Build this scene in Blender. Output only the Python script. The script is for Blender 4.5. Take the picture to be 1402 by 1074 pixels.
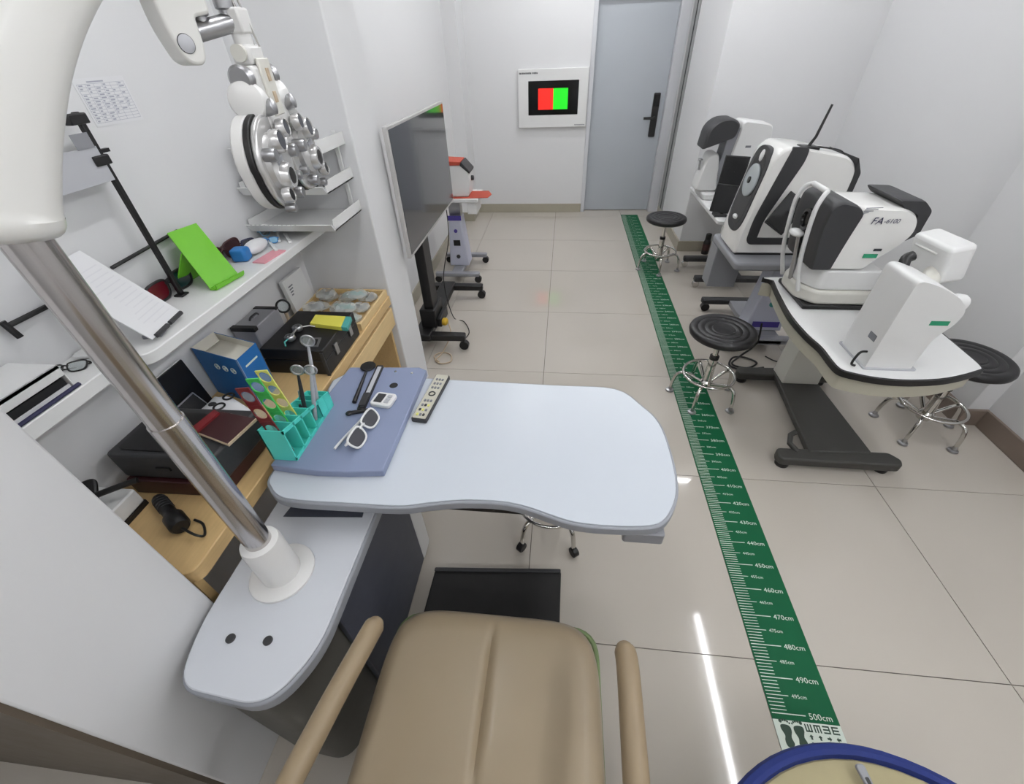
import bpy, bmesh, math, random
from mathutils import Vector, Matrix, Euler
random.seed(4)
R = math.radians
for o in list(bpy.data.objects): bpy.data.objects.remove(o)
S = bpy.context.scene
COL = S.collection
# ------------------------------------------------------------------ camera
FPX = 573.2
CAM = Vector((-0.7268, -0.45, 1.665))
CROT = Euler((R(50.2414), R(1.8793), R(5.9173)), 'XYZ')
cd = bpy.data.cameras.new('camera'); cam = bpy.data.objects.new('camera', cd); COL.objects.link(cam)
cam.location = CAM; cam.rotation_euler = CROT
cd.sensor_fit = 'HORIZONTAL'; cd.sensor_width = 36; cd.lens = FPX/1402*36; cd.clip_start = .02
S.camera = cam
# ------------------------------------------------------------------ world, exposure
W = bpy.data.worlds.new('world'); S.world = W; W.use_nodes = True
W.node_tree.nodes['Background'].inputs[0].default_value = (.8, .85, .9, 1)
W.node_tree.nodes['Background'].inputs[1].default_value = .3
S.view_settings.view_transform = 'Standard'; S.view_settings.look = 'None'
S.view_settings.gamma = 1; S.view_settings.use_curve_mapping = False
S.view_settings.exposure = 0.0
LED_STRENGTH = 58.0
# ceiling LED battens, first two from floor reflections, the rest added as fill light: (x, y, length, along 'x' or 'y')
LEDS = [(.74, .22, 2.5, 'y'), (.30, 3.1, 1.7, 'x'), (-1.0, .6, .9, 'y'), (-1.0, 3.0, 1.2, 'y'), (-1.0, -1.35, 1.2, 'x'), (.6, -1.35, 1.2, 'x'), (-.7, 4.4, 1.3, 'x')]
CEIL = 2.66
# ------------------------------------------------------------------ pixel helpers (a pixel gives a direction; the plane gives the distance)
CM = CROT.to_matrix()
def ray(u, v): return CM @ Vector(((u-701)/FPX, -(v-537)/FPX, -1))
def onZ(u, v, z): d = ray(u, v); return CAM + d*((z-CAM.z)/d.z)
def onY(u, v, y): d = ray(u, v); return CAM + d*((y-CAM.y)/d.y)
def onX(u, v, x): d = ray(u, v); return CAM + d*((x-CAM.x)/d.x)
# ------------------------------------------------------------------ materials
def lin(c): return tuple((x/12.92 if x <= .04045 else ((x+.055)/1.055)**2.4) for x in c)
def rgb(r, g, b): return lin((r/255, g/255, b/255))
MATS = {}
def mat(name, c, rough=.5, metal=0., var=.04, scale=18., bump=0., coat=0., alpha=1., trans=0., spec=.5, stretch=None, emit=None, es=1., rvar=.06):
    m = bpy.data.materials.new(name); m.use_nodes = True
    nt = m.node_tree; b = nt.nodes['Principled BSDF']
    tc = nt.nodes.new('ShaderNodeTexCoord'); no = nt.nodes.new('ShaderNodeTexNoise')
    no.inputs['Scale'].default_value = scale; no.inputs['Detail'].default_value = 4
    src = tc.outputs['Object']
    if stretch:
        mp = nt.nodes.new('ShaderNodeMapping'); mp.inputs['Scale'].default_value = stretch
        nt.links.new(src, mp.inputs[0]); src = mp.outputs[0]
    nt.links.new(src, no.inputs['Vector'])
    mx = nt.nodes.new('ShaderNodeMix'); mx.data_type = 'RGBA'
    mx.inputs[6].default_value = (*[x*(1-var) for x in c], 1); mx.inputs[7].default_value = (*[min(1, x*(1+var)) for x in c], 1)
    nt.links.new(no.outputs[0], mx.inputs[0]); nt.links.new(mx.outputs[2], b.inputs['Base Color'])
    mr = nt.nodes.new('ShaderNodeMapRange'); mr.inputs[3].default_value = max(.01, rough-rvar*rough*2); mr.inputs[4].default_value = min(1, rough+rvar*rough*2)
    nt.links.new(no.outputs[0], mr.inputs[0]); nt.links.new(mr.outputs[0], b.inputs['Roughness'])
    b.inputs['Metallic'].default_value = metal; b.inputs['Coat Weight'].default_value = coat
    b.inputs['Specular IOR Level'].default_value = spec
    b.inputs['Transmission Weight'].default_value = trans; b.inputs['Alpha'].default_value = alpha
    if emit: b.inputs['Emission Color'].default_value = (*emit, 1); b.inputs['Emission Strength'].default_value = es
    if bump:
        bp = nt.nodes.new('ShaderNodeBump'); bp.inputs['Strength'].default_value = bump; bp.inputs['Distance'].default_value = .004
        nt.links.new(no.outputs[0], bp.inputs['Height']); nt.links.new(bp.outputs[0], b.inputs['Normal'])
    MATS[name] = m
    return m
mat('wall', rgb(222, 222, 223), .55, var=.015, scale=3)
mat('ceiling', rgb(232, 232, 232), .7, var=.01)
mat('tile', rgb(190, 183, 173), .06, var=.035, scale=1.7, rvar=.2, spec=.45)
mat('grout', rgb(84, 78, 70), .9)
mat('skirt', rgb(166, 160, 144), .3, var=.08, scale=6)
mat('skirt_dark', rgb(128, 114, 104), .3, var=.08, scale=6)
mat('door', rgb(176, 181, 187), .45, var=.02, scale=4)
mat('door_trim', rgb(205, 206, 210), .4, var=.02)
mat('grey_trim', rgb(150, 151, 150), .5)
mat('black', rgb(22, 21, 22), .42, var=.1)
mat('black_gloss', rgb(16, 16, 18), .18, var=.1)
mat('leather', rgb(26, 25, 27), .36, var=.12, scale=60, bump=.08)
mat('rubber', rgb(30, 29, 29), .75)
mat('white', rgb(226, 226, 225), .35, var=.012)
mat('white_gloss', rgb(232, 231, 228), .18, var=.012, coat=.3)
mat('apron', rgb(182, 178, 162), .45)
mat('cream', rgb(214, 212, 204), .38, var=.02)
mat('arm_white', rgb(226, 225, 221), .3, var=.012, coat=.2)
mat('table_white', rgb(202, 208, 216), .3, var=.01)
mat('unit_white', rgb(203, 206, 212), .34, var=.012)
mat('edge_grey', rgb(150, 153, 160), .45)
mat('unit_dark', rgb(70, 73, 84), .5, var=.05)
mat('unit_body', rgb(84, 82, 76), .5, var=.05)
mat('mid_grey', rgb(140, 141, 146), .42)
mat('light_grey', rgb(186, 187, 192), .4, var=.02)
mat('lavender', rgb(196, 198, 214), .4, var=.02)
mat('charcoal', rgb(50, 50, 52), .5, var=.06)
mat('foot_grey', rgb(62, 61, 58), .55, var=.06)
mat('board', rgb(134, 144, 172), .42, var=.02)
mat('board_edge', rgb(112, 120, 142), .5)
mat('chrome', rgb(208, 206, 202), .12, 1., var=.03)
mat('steel', rgb(196, 192, 190), .19, 1., var=.06, stretch=(40, 40, 1.5))
mat('satin', rgb(176, 176, 178), .34, 1., var=.04)
mat('phoro', rgb(206, 205, 204), .22, .55, var=.04, scale=40)
mat('phoro_white', rgb(222, 221, 219), .3, var=.02)
mat('green', rgb(14, 90, 56), .6, var=.06, scale=6, spec=.2)
mat('green_dark', rgb(8, 52, 32), .5)
mat('print_white', rgb(214, 224, 214), .5, var=.02)
mat('print_grey', rgb(120, 122, 128), .6)
mat('print_dark', rgb(40, 44, 48), .6)
mat('seat', rgb(148, 132, 108), .42, var=.06, scale=5, bump=.06, coat=.1)
mat('seat_arm', rgb(142, 124, 98), .42, var=.05, scale=8)
mat('piping', rgb(110, 128, 84), .5)
mat('wood', rgb(206, 174, 122), .45, var=.14, scale=9, stretch=(14, 1.2, 14))
mat('wood_edge', rgb(214, 186, 136), .5, var=.12, scale=9, stretch=(14, 1.2, 14))
mat('lime', rgb(112, 190, 42), .42, var=.03)
mat('turquoise', rgb(86, 220, 206), .38, var=.03)
mat('rack_red', rgb(116, 34, 38), .35)
mat('rack_green', rgb(70, 190, 90), .35)
mat('rack_yellow', rgb(222, 220, 116), .4)
mat('yellow', rgb(214, 208, 84), .5)
mat('plug_yellow', rgb(206, 168, 50), .5)
mat('blue_box', rgb(34, 104, 170), .5, var=.04)
mat('card_inside', rgb(224, 220, 208), .7)
mat('blue', rgb(20, 40, 108), .75, var=.08, scale=40)
mat('khaki', rgb(160, 150, 116), .75, var=.08, scale=26, bump=.1)
mat('navy', rgb(36, 36, 72), .5)
mat('red_cloth', rgb(176, 70, 50), .7, var=.12, scale=30)
mat('red', rgb(178, 52, 48), .45)
mat('maroon', rgb(58, 26, 28), .4)
mat('maroon_lens', rgb(92, 22, 32), .15)
mat('green_lens', rgb(18, 44, 44), .1)
mat('dark_lens', rgb(60, 60, 66), .08, coat=.4)
mat('tan', rgb(192, 172, 146), .5)
mat('paper', rgb(226, 226, 228), .7, var=.015)
mat('teal', rgb(74, 158, 152), .5, var=.15, scale=40)
mat('light_blue', rgb(140, 186, 214), .4)
mat('sky_blue', rgb(44, 122, 190), .4)
mat('pink', rgb(226, 156, 166), .5)
mat('remote', rgb(196, 193, 178), .45)
mat('clear', rgb(226, 232, 232), .12, trans=.75, var=.02)
mat('film', rgb(232, 238, 236), .08, alpha=.2)
mat('silver_paint', rgb(160, 160, 165), .35, .25)
mat('bag', rgb(226, 232, 232), .16, alpha=.36, var=.12, scale=50, bump=.5)
mat('tv_screen', rgb(62, 63, 68), .1, var=.03, coat=.3)
mat('tv_frame', rgb(186, 184, 182), .35)
mat('screen_black', rgb(10, 11, 13), .12)
mat('disc_glass', rgb(176, 182, 184), .15)
mat('screen_red', rgb(200, 20, 15), .5, emit=rgb(255, 36, 24), es=1.0)
mat('screen_green', rgb(20, 170, 20), .5, emit=rgb(24, 205, 32), es=1.0)
mat('led', (1, 1, 1), .5, emit=(.965, .98, 1.), es=LED_STRENGTH)
mat('led_body', rgb(225, 225, 225), .5)
mat('sticker_green', rgb(36, 150, 108), .5)
mat('purple', rgb(78, 66, 150), .5)
# ------------------------------------------------------------------ mesh builder
PL = {'XY': lambda u, v, w: (u, v, w), 'XZ': lambda u, v, w: (u, w, v), 'YZ': lambda u, v, w: (w, u, v)}
class MB:
    def __init__(s): s.v = []; s.f = []
    def add(s, vs, fs, M=None):
        n = len(s.v)
        for p in vs:
            p = Vector(p)
            if M is not None: p = M @ p
            s.v.append(tuple(p))
        s.f += [tuple(i+n for i in f) for f in fs]
        return s
    def box(s, c, d, rot=None, M=None):
        x, y, z = d[0]/2, d[1]/2, d[2]/2
        vs = [Vector((a*x, b*y, e*z)) for a in (-1, 1) for b in (-1, 1) for e in (-1, 1)]
        if rot: E_ = Euler([R(a) for a in rot], 'XYZ').to_matrix(); vs = [E_ @ p for p in vs]
        return s.add([p+Vector(c) for p in vs], [(0, 1, 3, 2), (4, 6, 7, 5), (0, 4, 5, 1), (2, 3, 7, 6), (0, 2, 6, 4), (1, 5, 7, 3)], M)
    def bb(s, x0, x1, y0, y1, z0, z1): return s.box(((x0+x1)/2, (y0+y1)/2, (z0+z1)/2), (abs(x1-x0), abs(y1-y0), abs(z1-z0)))
    def loft(s, rings, caps=True, closed=False, M=None):
        n = len(rings[0]); vs = [p for r in rings for p in r]; fs = []
        m = len(rings)
        for i in range(m if closed else m-1):
            for j in range(n):
                a = i*n+j; b = i*n+(j+1) % n; c = ((i+1) % m)*n+(j+1) % n; d = ((i+1) % m)*n+j
                fs.append((a, b, c, d))
        if caps and not closed: fs.append(tuple(reversed(range(n)))); fs.append(tuple((m-1)*n+j for j in range(n)))
        return s.add(vs, fs, M)
    def cyl(s, p0, p1, r0, r1=None, n=20, M=None):
        r1 = r0 if r1 is None else r1
        p0 = Vector(p0); p1 = Vector(p1); d = (p1-p0).normalized()
        a = d.orthogonal().normalized(); b = d.cross(a)
        ring = lambda p, r: [p+(a*math.cos(2*math.pi*k/n)+b*math.sin(2*math.pi*k/n))*r for k in range(n)]
        return s.loft([ring(p0, r0), ring(p1, r1)], M=M)
    def tube(s, pts, r, n=8, closed=False, M=None):
        pts = [Vector(p) for p in pts]; m = len(pts); rr = r if isinstance(r, (list, tuple)) else [r]*m
        rings = []; a = None
        for i, p in enumerate(pts):
            if closed: d = pts[(i+1) % m]-pts[i-1]
            else: d = pts[min(i+1, m-1)]-pts[max(i-1, 0)]
            d.normalize()
            if a is None: a = d.orthogonal().normalized()
            else:
                a = a-d*a.dot(d); a.normalize()
            b = d.cross(a)
            rings.append([p+(a*math.cos(2*math.pi*k/n)+b*math.sin(2*math.pi*k/n))*rr[i] for k in range(n)])
        return s.loft(rings, closed=closed, M=M)
    def ring(s, c, R_, r, n=32, k=8, axis='Z', sx=1., M=None):
        pts = []
        for i in range(n):
            t = 2*math.pi*i/n; u, v = R_*math.cos(t)*sx, R_*math.sin(t)
            q = {'Z': (u, v, 0), 'X': (0, u, v), 'Y': (u, 0, v)}[axis]
            pts.append(Vector(c)+Vector(q))
        return s.tube(pts, r, k, True, M)
    def lathe(s, prof, c=(0, 0, 0), n=32, axis=None, M=None):
        A = Matrix.Identity(3) if axis is None else Vector(axis).normalized().to_track_quat('Z', 'Y').to_matrix()
        rings = [[Vector(c)+A @ Vector((r*math.cos(2*math.pi*k/n), r*math.sin(2*math.pi*k/n), z)) for k in range(n)] for r, z in prof]
        return s.loft(rings, M=M)
    def prism(s, poly, a, b, plane='XY', M=None):
        f = PL[plane]
        return s.loft([[f(u, v, a) for u, v in poly], [f(u, v, b) for u, v in poly]], M=M)
    def ell(s, c, rx, ry, rz, n=20, m=12, M=None):
        rings = []
        for i in range(1, m):
            t = math.pi*i/m
            rings.append([Vector(c)+Vector((rx*math.sin(t)*math.cos(2*math.pi*k/n), ry*math.sin(t)*math.sin(2*math.pi*k/n), -rz*math.cos(t))) for k in range(n)])
        return s.loft(rings, M=M)
    def text(s, txt, size, M, align='LEFT'):
        cu = bpy.data.curves.new('txt', 'FONT'); cu.body = txt; cu.size = size; cu.align_x = align; cu.resolution_u = 2
        o = bpy.data.objects.new('txt', cu); COL.objects.link(o)
        me = bpy.data.meshes.new_from_object(o)
        s.add([v.co.copy() for v in me.vertices], [tuple(p.vertices) for p in me.polygons], M)
        bpy.data.objects.remove(o); bpy.data.curves.remove(cu); bpy.data.meshes.remove(me)
        return s
    def build(s, name, m, parent=None, bev=0., seg=2, sub=0, local=False, loc=None, smooth=38):
        off = Vector((0, 0, 0)); p = parent
        while p is not None and not local: off += Vector(p.location); p = p.parent
        if loc is not None: off += Vector(loc)
        me = bpy.data.meshes.new(name); me.from_pydata([tuple(Vector(v)-off) for v in s.v], [], s.f)
        bm = bmesh.new(); bm.from_mesh(me); bmesh.ops.recalc_face_normals(bm, faces=bm.faces); bm.to_mesh(me); bm.free()
        me.materials.append(MATS[m] if isinstance(m, str) else m)
        if smooth: me.shade_smooth(); me.set_sharp_from_angle(angle=R(smooth))
        o = bpy.data.objects.new(name, me); COL.objects.link(o)
        if loc is not None: o.location = loc
        if parent is not None: o.parent = parent
        if bev:
            b = o.modifiers.new('bevel', 'BEVEL'); b.width = bev; b.segments = seg; b.limit_method = 'ANGLE'; b.angle_limit = R(40)
        if sub: q = o.modifiers.new('sub', 'SUBSURF'); q.levels = sub; q.render_levels = sub
        return o
def tag(o, label, cat, group=None):
    o['label'] = label; o['category'] = cat
    if group: o['group'] = group
    return o
def thing(name, label, cat, loc, rz=0., group=None):
    o = bpy.data.objects.new(name, None); COL.objects.link(o); o.location = loc; o.rotation_euler = (0, 0, R(rz)); o.empty_display_size = .05
    return tag(o, label, cat, group)
def struct(o): o['kind'] = 'structure'; return o
def copy_tree(o, parent=None):
    c = o.copy(); COL.objects.link(c); c.parent = parent
    for ch in list(o.children): copy_tree(ch, c)
    return c
def fillet(pts, r, n=6):
    out = []; m = len(pts)
    for i in range(m):
        rr = r[i] if isinstance(r, (list, tuple)) else r
        p0, p, p1 = Vector((*pts[i-1][:2], 0)), Vector((*pts[i][:2], 0)), Vector((*pts[(i+1) % m][:2], 0))
        a = (p0-p); b = (p1-p); la, lb = a.length, b.length; a.normalize(); b.normalize()
        d = min(rr, la*.48, lb*.48)
        if d < 1e-5: out.append((p.x, p.y)); continue
        A, B = p+a*d, p+b*d
        for k in range(n+1):
            t = k/n; q = A*(1-t)**2+p*2*t*(1-t)+B*t*t; out.append((q.x, q.y))
    return out
def rrect(x0, x1, y0, y1, r, n=5): return fillet([(x0, y0), (x1, y0), (x1, y1), (x0, y1)], r, n)
def catmull(pts, n=6, closed=False):
    P = [Vector(p) for p in pts]; m = len(P); out = []
    for i in range(m if closed else m-1):
        p0 = P[i-1] if (i > 0 or closed) else P[0]; p1 = P[i]; p2 = P[(i+1) % m]; p3 = P[(i+2) % m] if (closed or i+2 < m) else P[-1]
        for k in range(n):
            t = k/n
            out.append(.5*((2*p1)+(-p0+p2)*t+(2*p0-5*p1+4*p2-p3)*t*t+(-p0+3*p1-3*p2+p3)*t**3))
    if not closed: out.append(P[-1])
    return out
def frame(o, x, z):   # matrix with origin o, x axis x, z axis ~ z (normal)
    x = Vector(x).normalized(); z = Vector(z); z = (z-x*z.dot(x)).normalized(); y = z.cross(x)
    M = Matrix((x, y, z)).transposed().to_4x4(); M.translation = Vector(o); return M

# ------------------------------------------------------------------ the room
XL, XR, XP = -1.94, 1.55, .455
f = struct(MB().bb(-2.8, 1.8, -2.1, 5.45, -.08, -.008).build('floor', 'grout'))
tiles = {}
for i in range(-4, 3):
    for j in range(-3, 7):
        x0, x1 = max(-2.8, i*.8), min(1.75, i*.8+.8); y0, y1 = max(-2.1, .15+j*.8), min(5.4, .15+j*.8+.8)
        if x1-x0 < .05 or y1-y0 < .05: continue
        key = (round(x1-x0, 3), round(y1-y0, 3)); g = .0015
        if key not in tiles:
            t = MB().box((0, 0, 0), (key[0]-2*g, key[1]-2*g, .008)).build('floor_tile', 'tile', f, loc=((x0+x1)/2, (y0+y1)/2, -.004))
            t.data.transform(Matrix.Translation(t.location)); t.location = ((x0+x1)/2, (y0+y1)/2, -.004)
            tiles[key] = t
        else:
            c = tiles[key].copy(); COL.objects.link(c); c.location = ((x0+x1)/2, (y0+y1)/2, -.004)
struct(MB().bb(-2.9, 1.9, -2.2, 5.5, 2.7, 2.8).build('ceiling', 'ceiling'))
struct(MB().bb(XL-.16, XL, -.065, 5.4, 0, 2.7).bb(XL-.1, -1.8, 4.8, 5.15, 0, 2.7).build('wall_left', 'wall'))
struct(MB().bb(-2.8, -1.55, -.345, -.065, 0, 2.7).build('wall_near_partition', 'wall', bev=.004))
struct(MB().bb(XL-.1, -1.55, 1.367, 1.66, 0, 2.7).build('wall_far_partition', 'wall', bev=.006, seg=3))
struct(MB().bb(-2.9, -2.8, -2.1, -.2, 0, 2.7).build('wall_left_passage', 'wall'))
struct(MB().bb(-2.8, 1.8, -2.2, -2.1, 0, 2.7).build('wall_front', 'wall'))
DX0, DX1, DZ = -.447, .337, 1.99
struct(MB().bb(-2.1, DX0-.045, 5.15, 5.32, 0, 2.7).bb(DX1+.10, 1.8, 5.15, 5.32, 0, 2.7).bb(DX0-.045, DX1+.10, 5.15, 5.32, DZ+.05, 2.7).bb(-.6, .5, 5.32, 5.36, 0, 2.7).build('wall_back', 'wall'))
struct(MB().bb(XP, 1.8, 3.87, 5.15, 0, 2.7).build('wall_pier', 'wall', bev=.004))
struct(MB().bb(XR, XR+.2, -2.1, 3.87, 0, 2.7).bb(1.45, XR+.02, 1.43, 2.04, 0, 2.7).build('wall_right', 'wall', bev=.003))
struct(MB().bb(-1.8, DX0-.045, 5.135, 5.15, 0, .1).build('baseboard_back', 'skirt', bev=.002))
struct(MB().bb(-1.8, -1.785, 4.8, 5.135, 0, .1).bb(-1.925, -1.785, 4.785, 4.8, 0, .1).bb(XL, XL+.015, 1.66, 4.8, 0, .1).build('baseboard_left', 'skirt'))
struct(MB().bb(XP-.015, XP, 3.855, 5.08, 0, .1).bb(XP, XR, 3.855, 3.87, 0, .1).build('baseboard_pier', 'skirt'))
struct(MB().bb(XR-.016, XR, -2.1, 1.414, 0, .105).bb(1.434, XR, 1.414, 1.43, 0, .105).bb(1.434, 1.45, 1.43, 2.05, 0, .105).bb(XR-.016, XR, 2.05, 3.855, 0, .105).build('baseboard_right', 'skirt_dark', bev=.003))
mat('brown_shade', rgb(96, 86, 74), .5, var=.08)  # darkness of the unlit passage side put into the base colour
struct(MB().bb(-2.8, -1.556, -.355, -.345, 0, 2.1).build('shade_panel', 'brown_shade'))  # added panel; its brown stands in for shade on the partition side
# door
tr = struct(MB().bb(DX0-.045, DX0-.002, 5.14, 5.30, 0, DZ+.05).bb(DX1+.002, DX1+.1, 5.14, 5.30, 0, DZ+.05).bb(DX0-.002, DX1+.002, 5.14, 5.30, DZ+.004, DZ+.05).build('trim_1', 'door_trim', bev=.003))
struct(MB().bb(XP-.012, XP, 4.86, 5.1, 0.1, 2.6).build('trim_2', 'grey_trim'))
struct(MB().bb(XP-.016, XP-.01, 4.93, 4.955, 0.1, 2.6).build('trim_3', 'black'))
d = struct(MB().bb(DX0, DX1, 5.215, 5.255, .006, DZ).build('door_1', 'door', bev=.002))
h = MB().prism(rrect(.215, .285, .80, 1.21, .012), 5.195, 5.215, 'XZ').build('lock_plate', 'black', d, bev=.004)
MB().cyl((.25, 5.2, .985), (.25, 5.155, .985), .016).tube([(.25, 5.155, .985), (.2, 5.15, .985), (.13, 5.152, .985)], .013, 10).build('handle', 'black', h)
MB().bb(.222, .278, 5.192, 5.196, 1.09, 1.19).build('keypad', 'black_gloss', h)
# ceiling battens, inferred and added fill ones
for k, (x, y, L, ax) in enumerate(LEDS):
    sx, sy = (.036, L) if ax == 'y' else (L, .036)
    where = ['above the green floor ruler', 'across the middle of the room', 'added as fill above the long white table', 'added as fill beside the television', 'added as fill behind the examination chair', 'added as fill behind the round pouf', 'added as fill near the back wall display'][k]
    t = thing('led_batten', 'long thin white LED ceiling lamp ' + where, 'ceiling lamp', (x, y, 2.70), group='ceiling lamps')
    MB().box((x, y, 2.685), (sx, sy, .03)).build('housing', 'led_body', t, bev=.004)
    MB().box((x, y, CEIL), (sx*.8 if ax == 'y' else sx-.03, sy-.03 if ax == 'y' else sy*.8, .02)).build('diffuser', 'led', t)

# ------------------------------------------------------------------ green floor ruler
t = thing('floor_ruler', 'long green ruler strip with white centimetre marks stuck along the floor', 'ruler', (.1, 2.5, 0))
MB().bb(0, .2, -.016, 5.02, .0002, .0016).build('strip', 'green', t)
MB().bb(0, .2, -.10, -.0165, .0002, .0016).build('footer', 'print_white', t)
m = MB(); zt = .0021
for s_ in range(1, 501):
    y = 5-s_/100; L = .105 if s_ % 10 == 0 else (.072 if s_ % 5 == 0 else .052)
    w = .0011 if s_ % 10 else .0014
    m.add([(.004, y-w, zt), (L, y-w, zt), (L, y+w, zt), (.004, y+w, zt)], [(0, 1, 2, 3)])
o = m.build('tick_marks', 'print_white', t, smooth=0); o['kind'] = 'stuff'
m = MB()
for s_ in range(5, 501, 5):
    y = 5-s_/100; big = s_ % 10 == 0
    m.text('%dcm' % s_, .024 if big else .016, Matrix.Translation((.114 if big else .082, y-(.008 if big else .005), zt)) @ Matrix.Scale(1.08, 4, (1, 0, 0)))
m.build('printed_numbers', 'print_white', t, smooth=0)['kind'] = 'stuff'
m = MB()
def foot(m, cx, cy, k, z):
    pts = [(0, -.03), (.012, -.026), (.014, -.012), (.010, .0), (.016, .016), (.014, .026), (0, .028), (-.012, .024), (-.014, .012), (-.008, -.004), (-.011, -.02)]
    c = catmull([(k*a+cx, b+cy, z) for a, b in pts], 4, True); m.add(c, [tuple(range(len(c)))])
    for q, (a, b, r) in enumerate([(-.012, .036, .005), (-.004, .039, .0035), (.003, .0385, .0032), (.009, .036, .003), (.014, .032, .0026)]):
        m.lathe([(r, z), (r*.6, z+.0002)], (cx-k*a, cy+b, 0), 10)
foot(m, .033, -.056, -1, zt); foot(m, .069, -.056, 1, zt)
def opto(m, cx, cy, a, s_, z):
    M = Matrix.Translation((cx, cy, z)) @ Matrix.Rotation(R(a), 4, 'Z') @ Matrix.Scale(s_, 4)
    for x0, x1, y0, y1 in [(-.5, -.3, -.5, .5), (-.3, .5, .3, .5), (-.3, .5, -.1, .1), (-.3, .5, -.5, -.3)]:
        m.add([(x0, y0, 0), (x1, y0, 0), (x1, y1, 0), (x0, y1, 0)], [(0, 1, 2, 3)], M)
for k, a in enumerate((90, -90, 180, 0)): opto(m, .101+k*.026, -.031, a, .020, zt)
for k, a in enumerate((90, 90, 0, 180)):
    M = Matrix.Translation((.101+k*.026, -.053, zt)) @ Matrix.Rotation(R(a), 4, 'Z') @ Matrix.Scale(.013, 4)
    m.add([(-.5, -.2, 0), (0, -.2, 0), (0, -.5, 0), (.5, 0, 0), (0, .5, 0), (0, .2, 0), (-.5, .2, 0)], [tuple(range(7))], M)
for k in range(10): m.bb(.096+k*.0095, .102+k*.0095, -.073, -.066, zt, zt+.0001)
m.build('printed_symbols', 'green_dark', t, smooth=0)['kind'] = 'stuff'

# ------------------------------------------------------------------ refraction unit (cabinet, post, arm, table)
ZU, PXY = .64, (-1.400, .013)
u = thing('refraction_unit', 'white topped refraction unit with steel post, curved white arm and wide table', 'refraction unit', (-1.38, .1, 0))
top = fillet([(-1.538, .43), (-1.538, -.13), (-1.502, -.25), (-1.285, -.268), (-1.222, -.155), (-1.222, .43)], [.01, .1, .05, .07, .06, .01], 8)
def inset(p, k, c): return [(c[0]+(x-c[0])*k[0], c[1]+(y-c[1])*k[1]) for x, y in p]
body = fillet([(-1.525, .42), (-1.525, -.125), (-1.492, -.235), (-1.295, -.25), (-1.2552, -.15), (-1.2552, .42)], [.01, .1, .05, .07, .06, .01], 6)
MB().prism(body, .02, ZU-.045).build('cabinet', 'unit_body', u, bev=.004)
MB().bb(-1.2551, -1.236, -.06, .40, .03, .595).build('side_panel', 'unit_dark', u, bev=.004)
MB().prism(fillet([(-1.49, .40), (-1.236, .40), (-1.236, .52), (-1.49, .52)], [.01, .01, .09, .09], 8), .02, .66).build('rear_cover', 'white', u, bev=.006)
MB().prism(top, ZU-.045, ZU-.006).build('top_edge', 'edge_grey', u, bev=.006)
p = MB().prism(inset(top, (.965, .985), (-1.38, .09)), ZU-.006, ZU).build('top_panel', 'unit_white', u, bev=.003)
MB().prism([(x, y) for x, y in [tuple(onZ(*q, ZU)[:2]) for q in ((388, 708), (496, 709), (500, 694), (400, 693))]], ZU, ZU+.002).build('control_panel', 'unit_dark', p)
for q in ((316, 875), (367, 878)):
    c = onZ(*q, ZU); MB().lathe([(.0105, 0), (.0105, .003), (.0085, .005)], (c.x, c.y, ZU), 20).build('knob', 'charcoal', p)
x, y = PXY
fl = MB().lathe([(.078, 0), (.078, .007), (.070, .012), (.048, .012)], (x, y, ZU), 40).build('flange', 'phoro_white', u)
MB().lathe([(.046, .01), (.045, .135), (.042, .148), (.030, .152)], (x, y, ZU), 40).build('sleeve', 'phoro_white', u)
MB().cyl((x, y, .72), (x, y, 1.178), .0285, n=36).build('lower_post', 'steel', u)
MB().cyl((x, y, 1.178), (x, y, 1.53), .0262, n=36).build('upper_post', 'steel', u)
# curved arm, swept rounded section in the vertical plane towards the phoropter
AD = Vector((.164, .331, 0)).normalized(); AN = Vector((AD.y, -AD.x, 0))
def sect(c, tang, w, th, n=24, e=3.2):
    up = AN.cross(tang).normalized(); out = []
    for k in range(n):
        a = 2*math.pi*k/n; ca, sa = math.cos(a), math.sin(a)
        out.append(c+AN*(w/2*math.copysign(abs(ca)**(2/e), ca))+up*(th/2*math.copysign(abs(sa)**(2/e), sa)))
    return out
def AP(r, z): return Vector((x, y, 0))+AD*r+Vector((0, 0, z))
path = catmull([AP(*q) for q in [(-.004, 1.497), (.006, 1.535), (.046, 1.602), (.090, 1.662), (.127, 1.703), (.165, 1.738), (.205, 1.768), (.25, 1.79), (.31, 1.80)]], 5)
ws = len(path); rings = []
for i, p_ in enumerate(path):
    tg = (path[min(i+1, ws-1)]-path[max(i-1, 0)]).normalized(); k = i/(ws-1)
    w_ = .104-.03*k; th = .094-.02*k
    if i == 0: rings += [sect(p_, tg, w_*.58, th*.58), sect(p_+tg*.003, tg, w_*.76, th*.76), sect(p_+tg*.008, tg, w_*.88, th*.88), sect(p_+tg*.015, tg, w_*.96, th*.96)]
    if i == ws-1: rings.append(sect(p_, tg, w_, th)); rings.append(sect(p_+tg*.012, tg, w_*.7, th*.7)); continue
    if i not in (1, 2, 3): rings.append(sect(p_+(tg*.024 if i == 0 else Vector()), tg, w_, th))
arm = MB().loft(rings).build('arm', 'arm_white', u)
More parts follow.
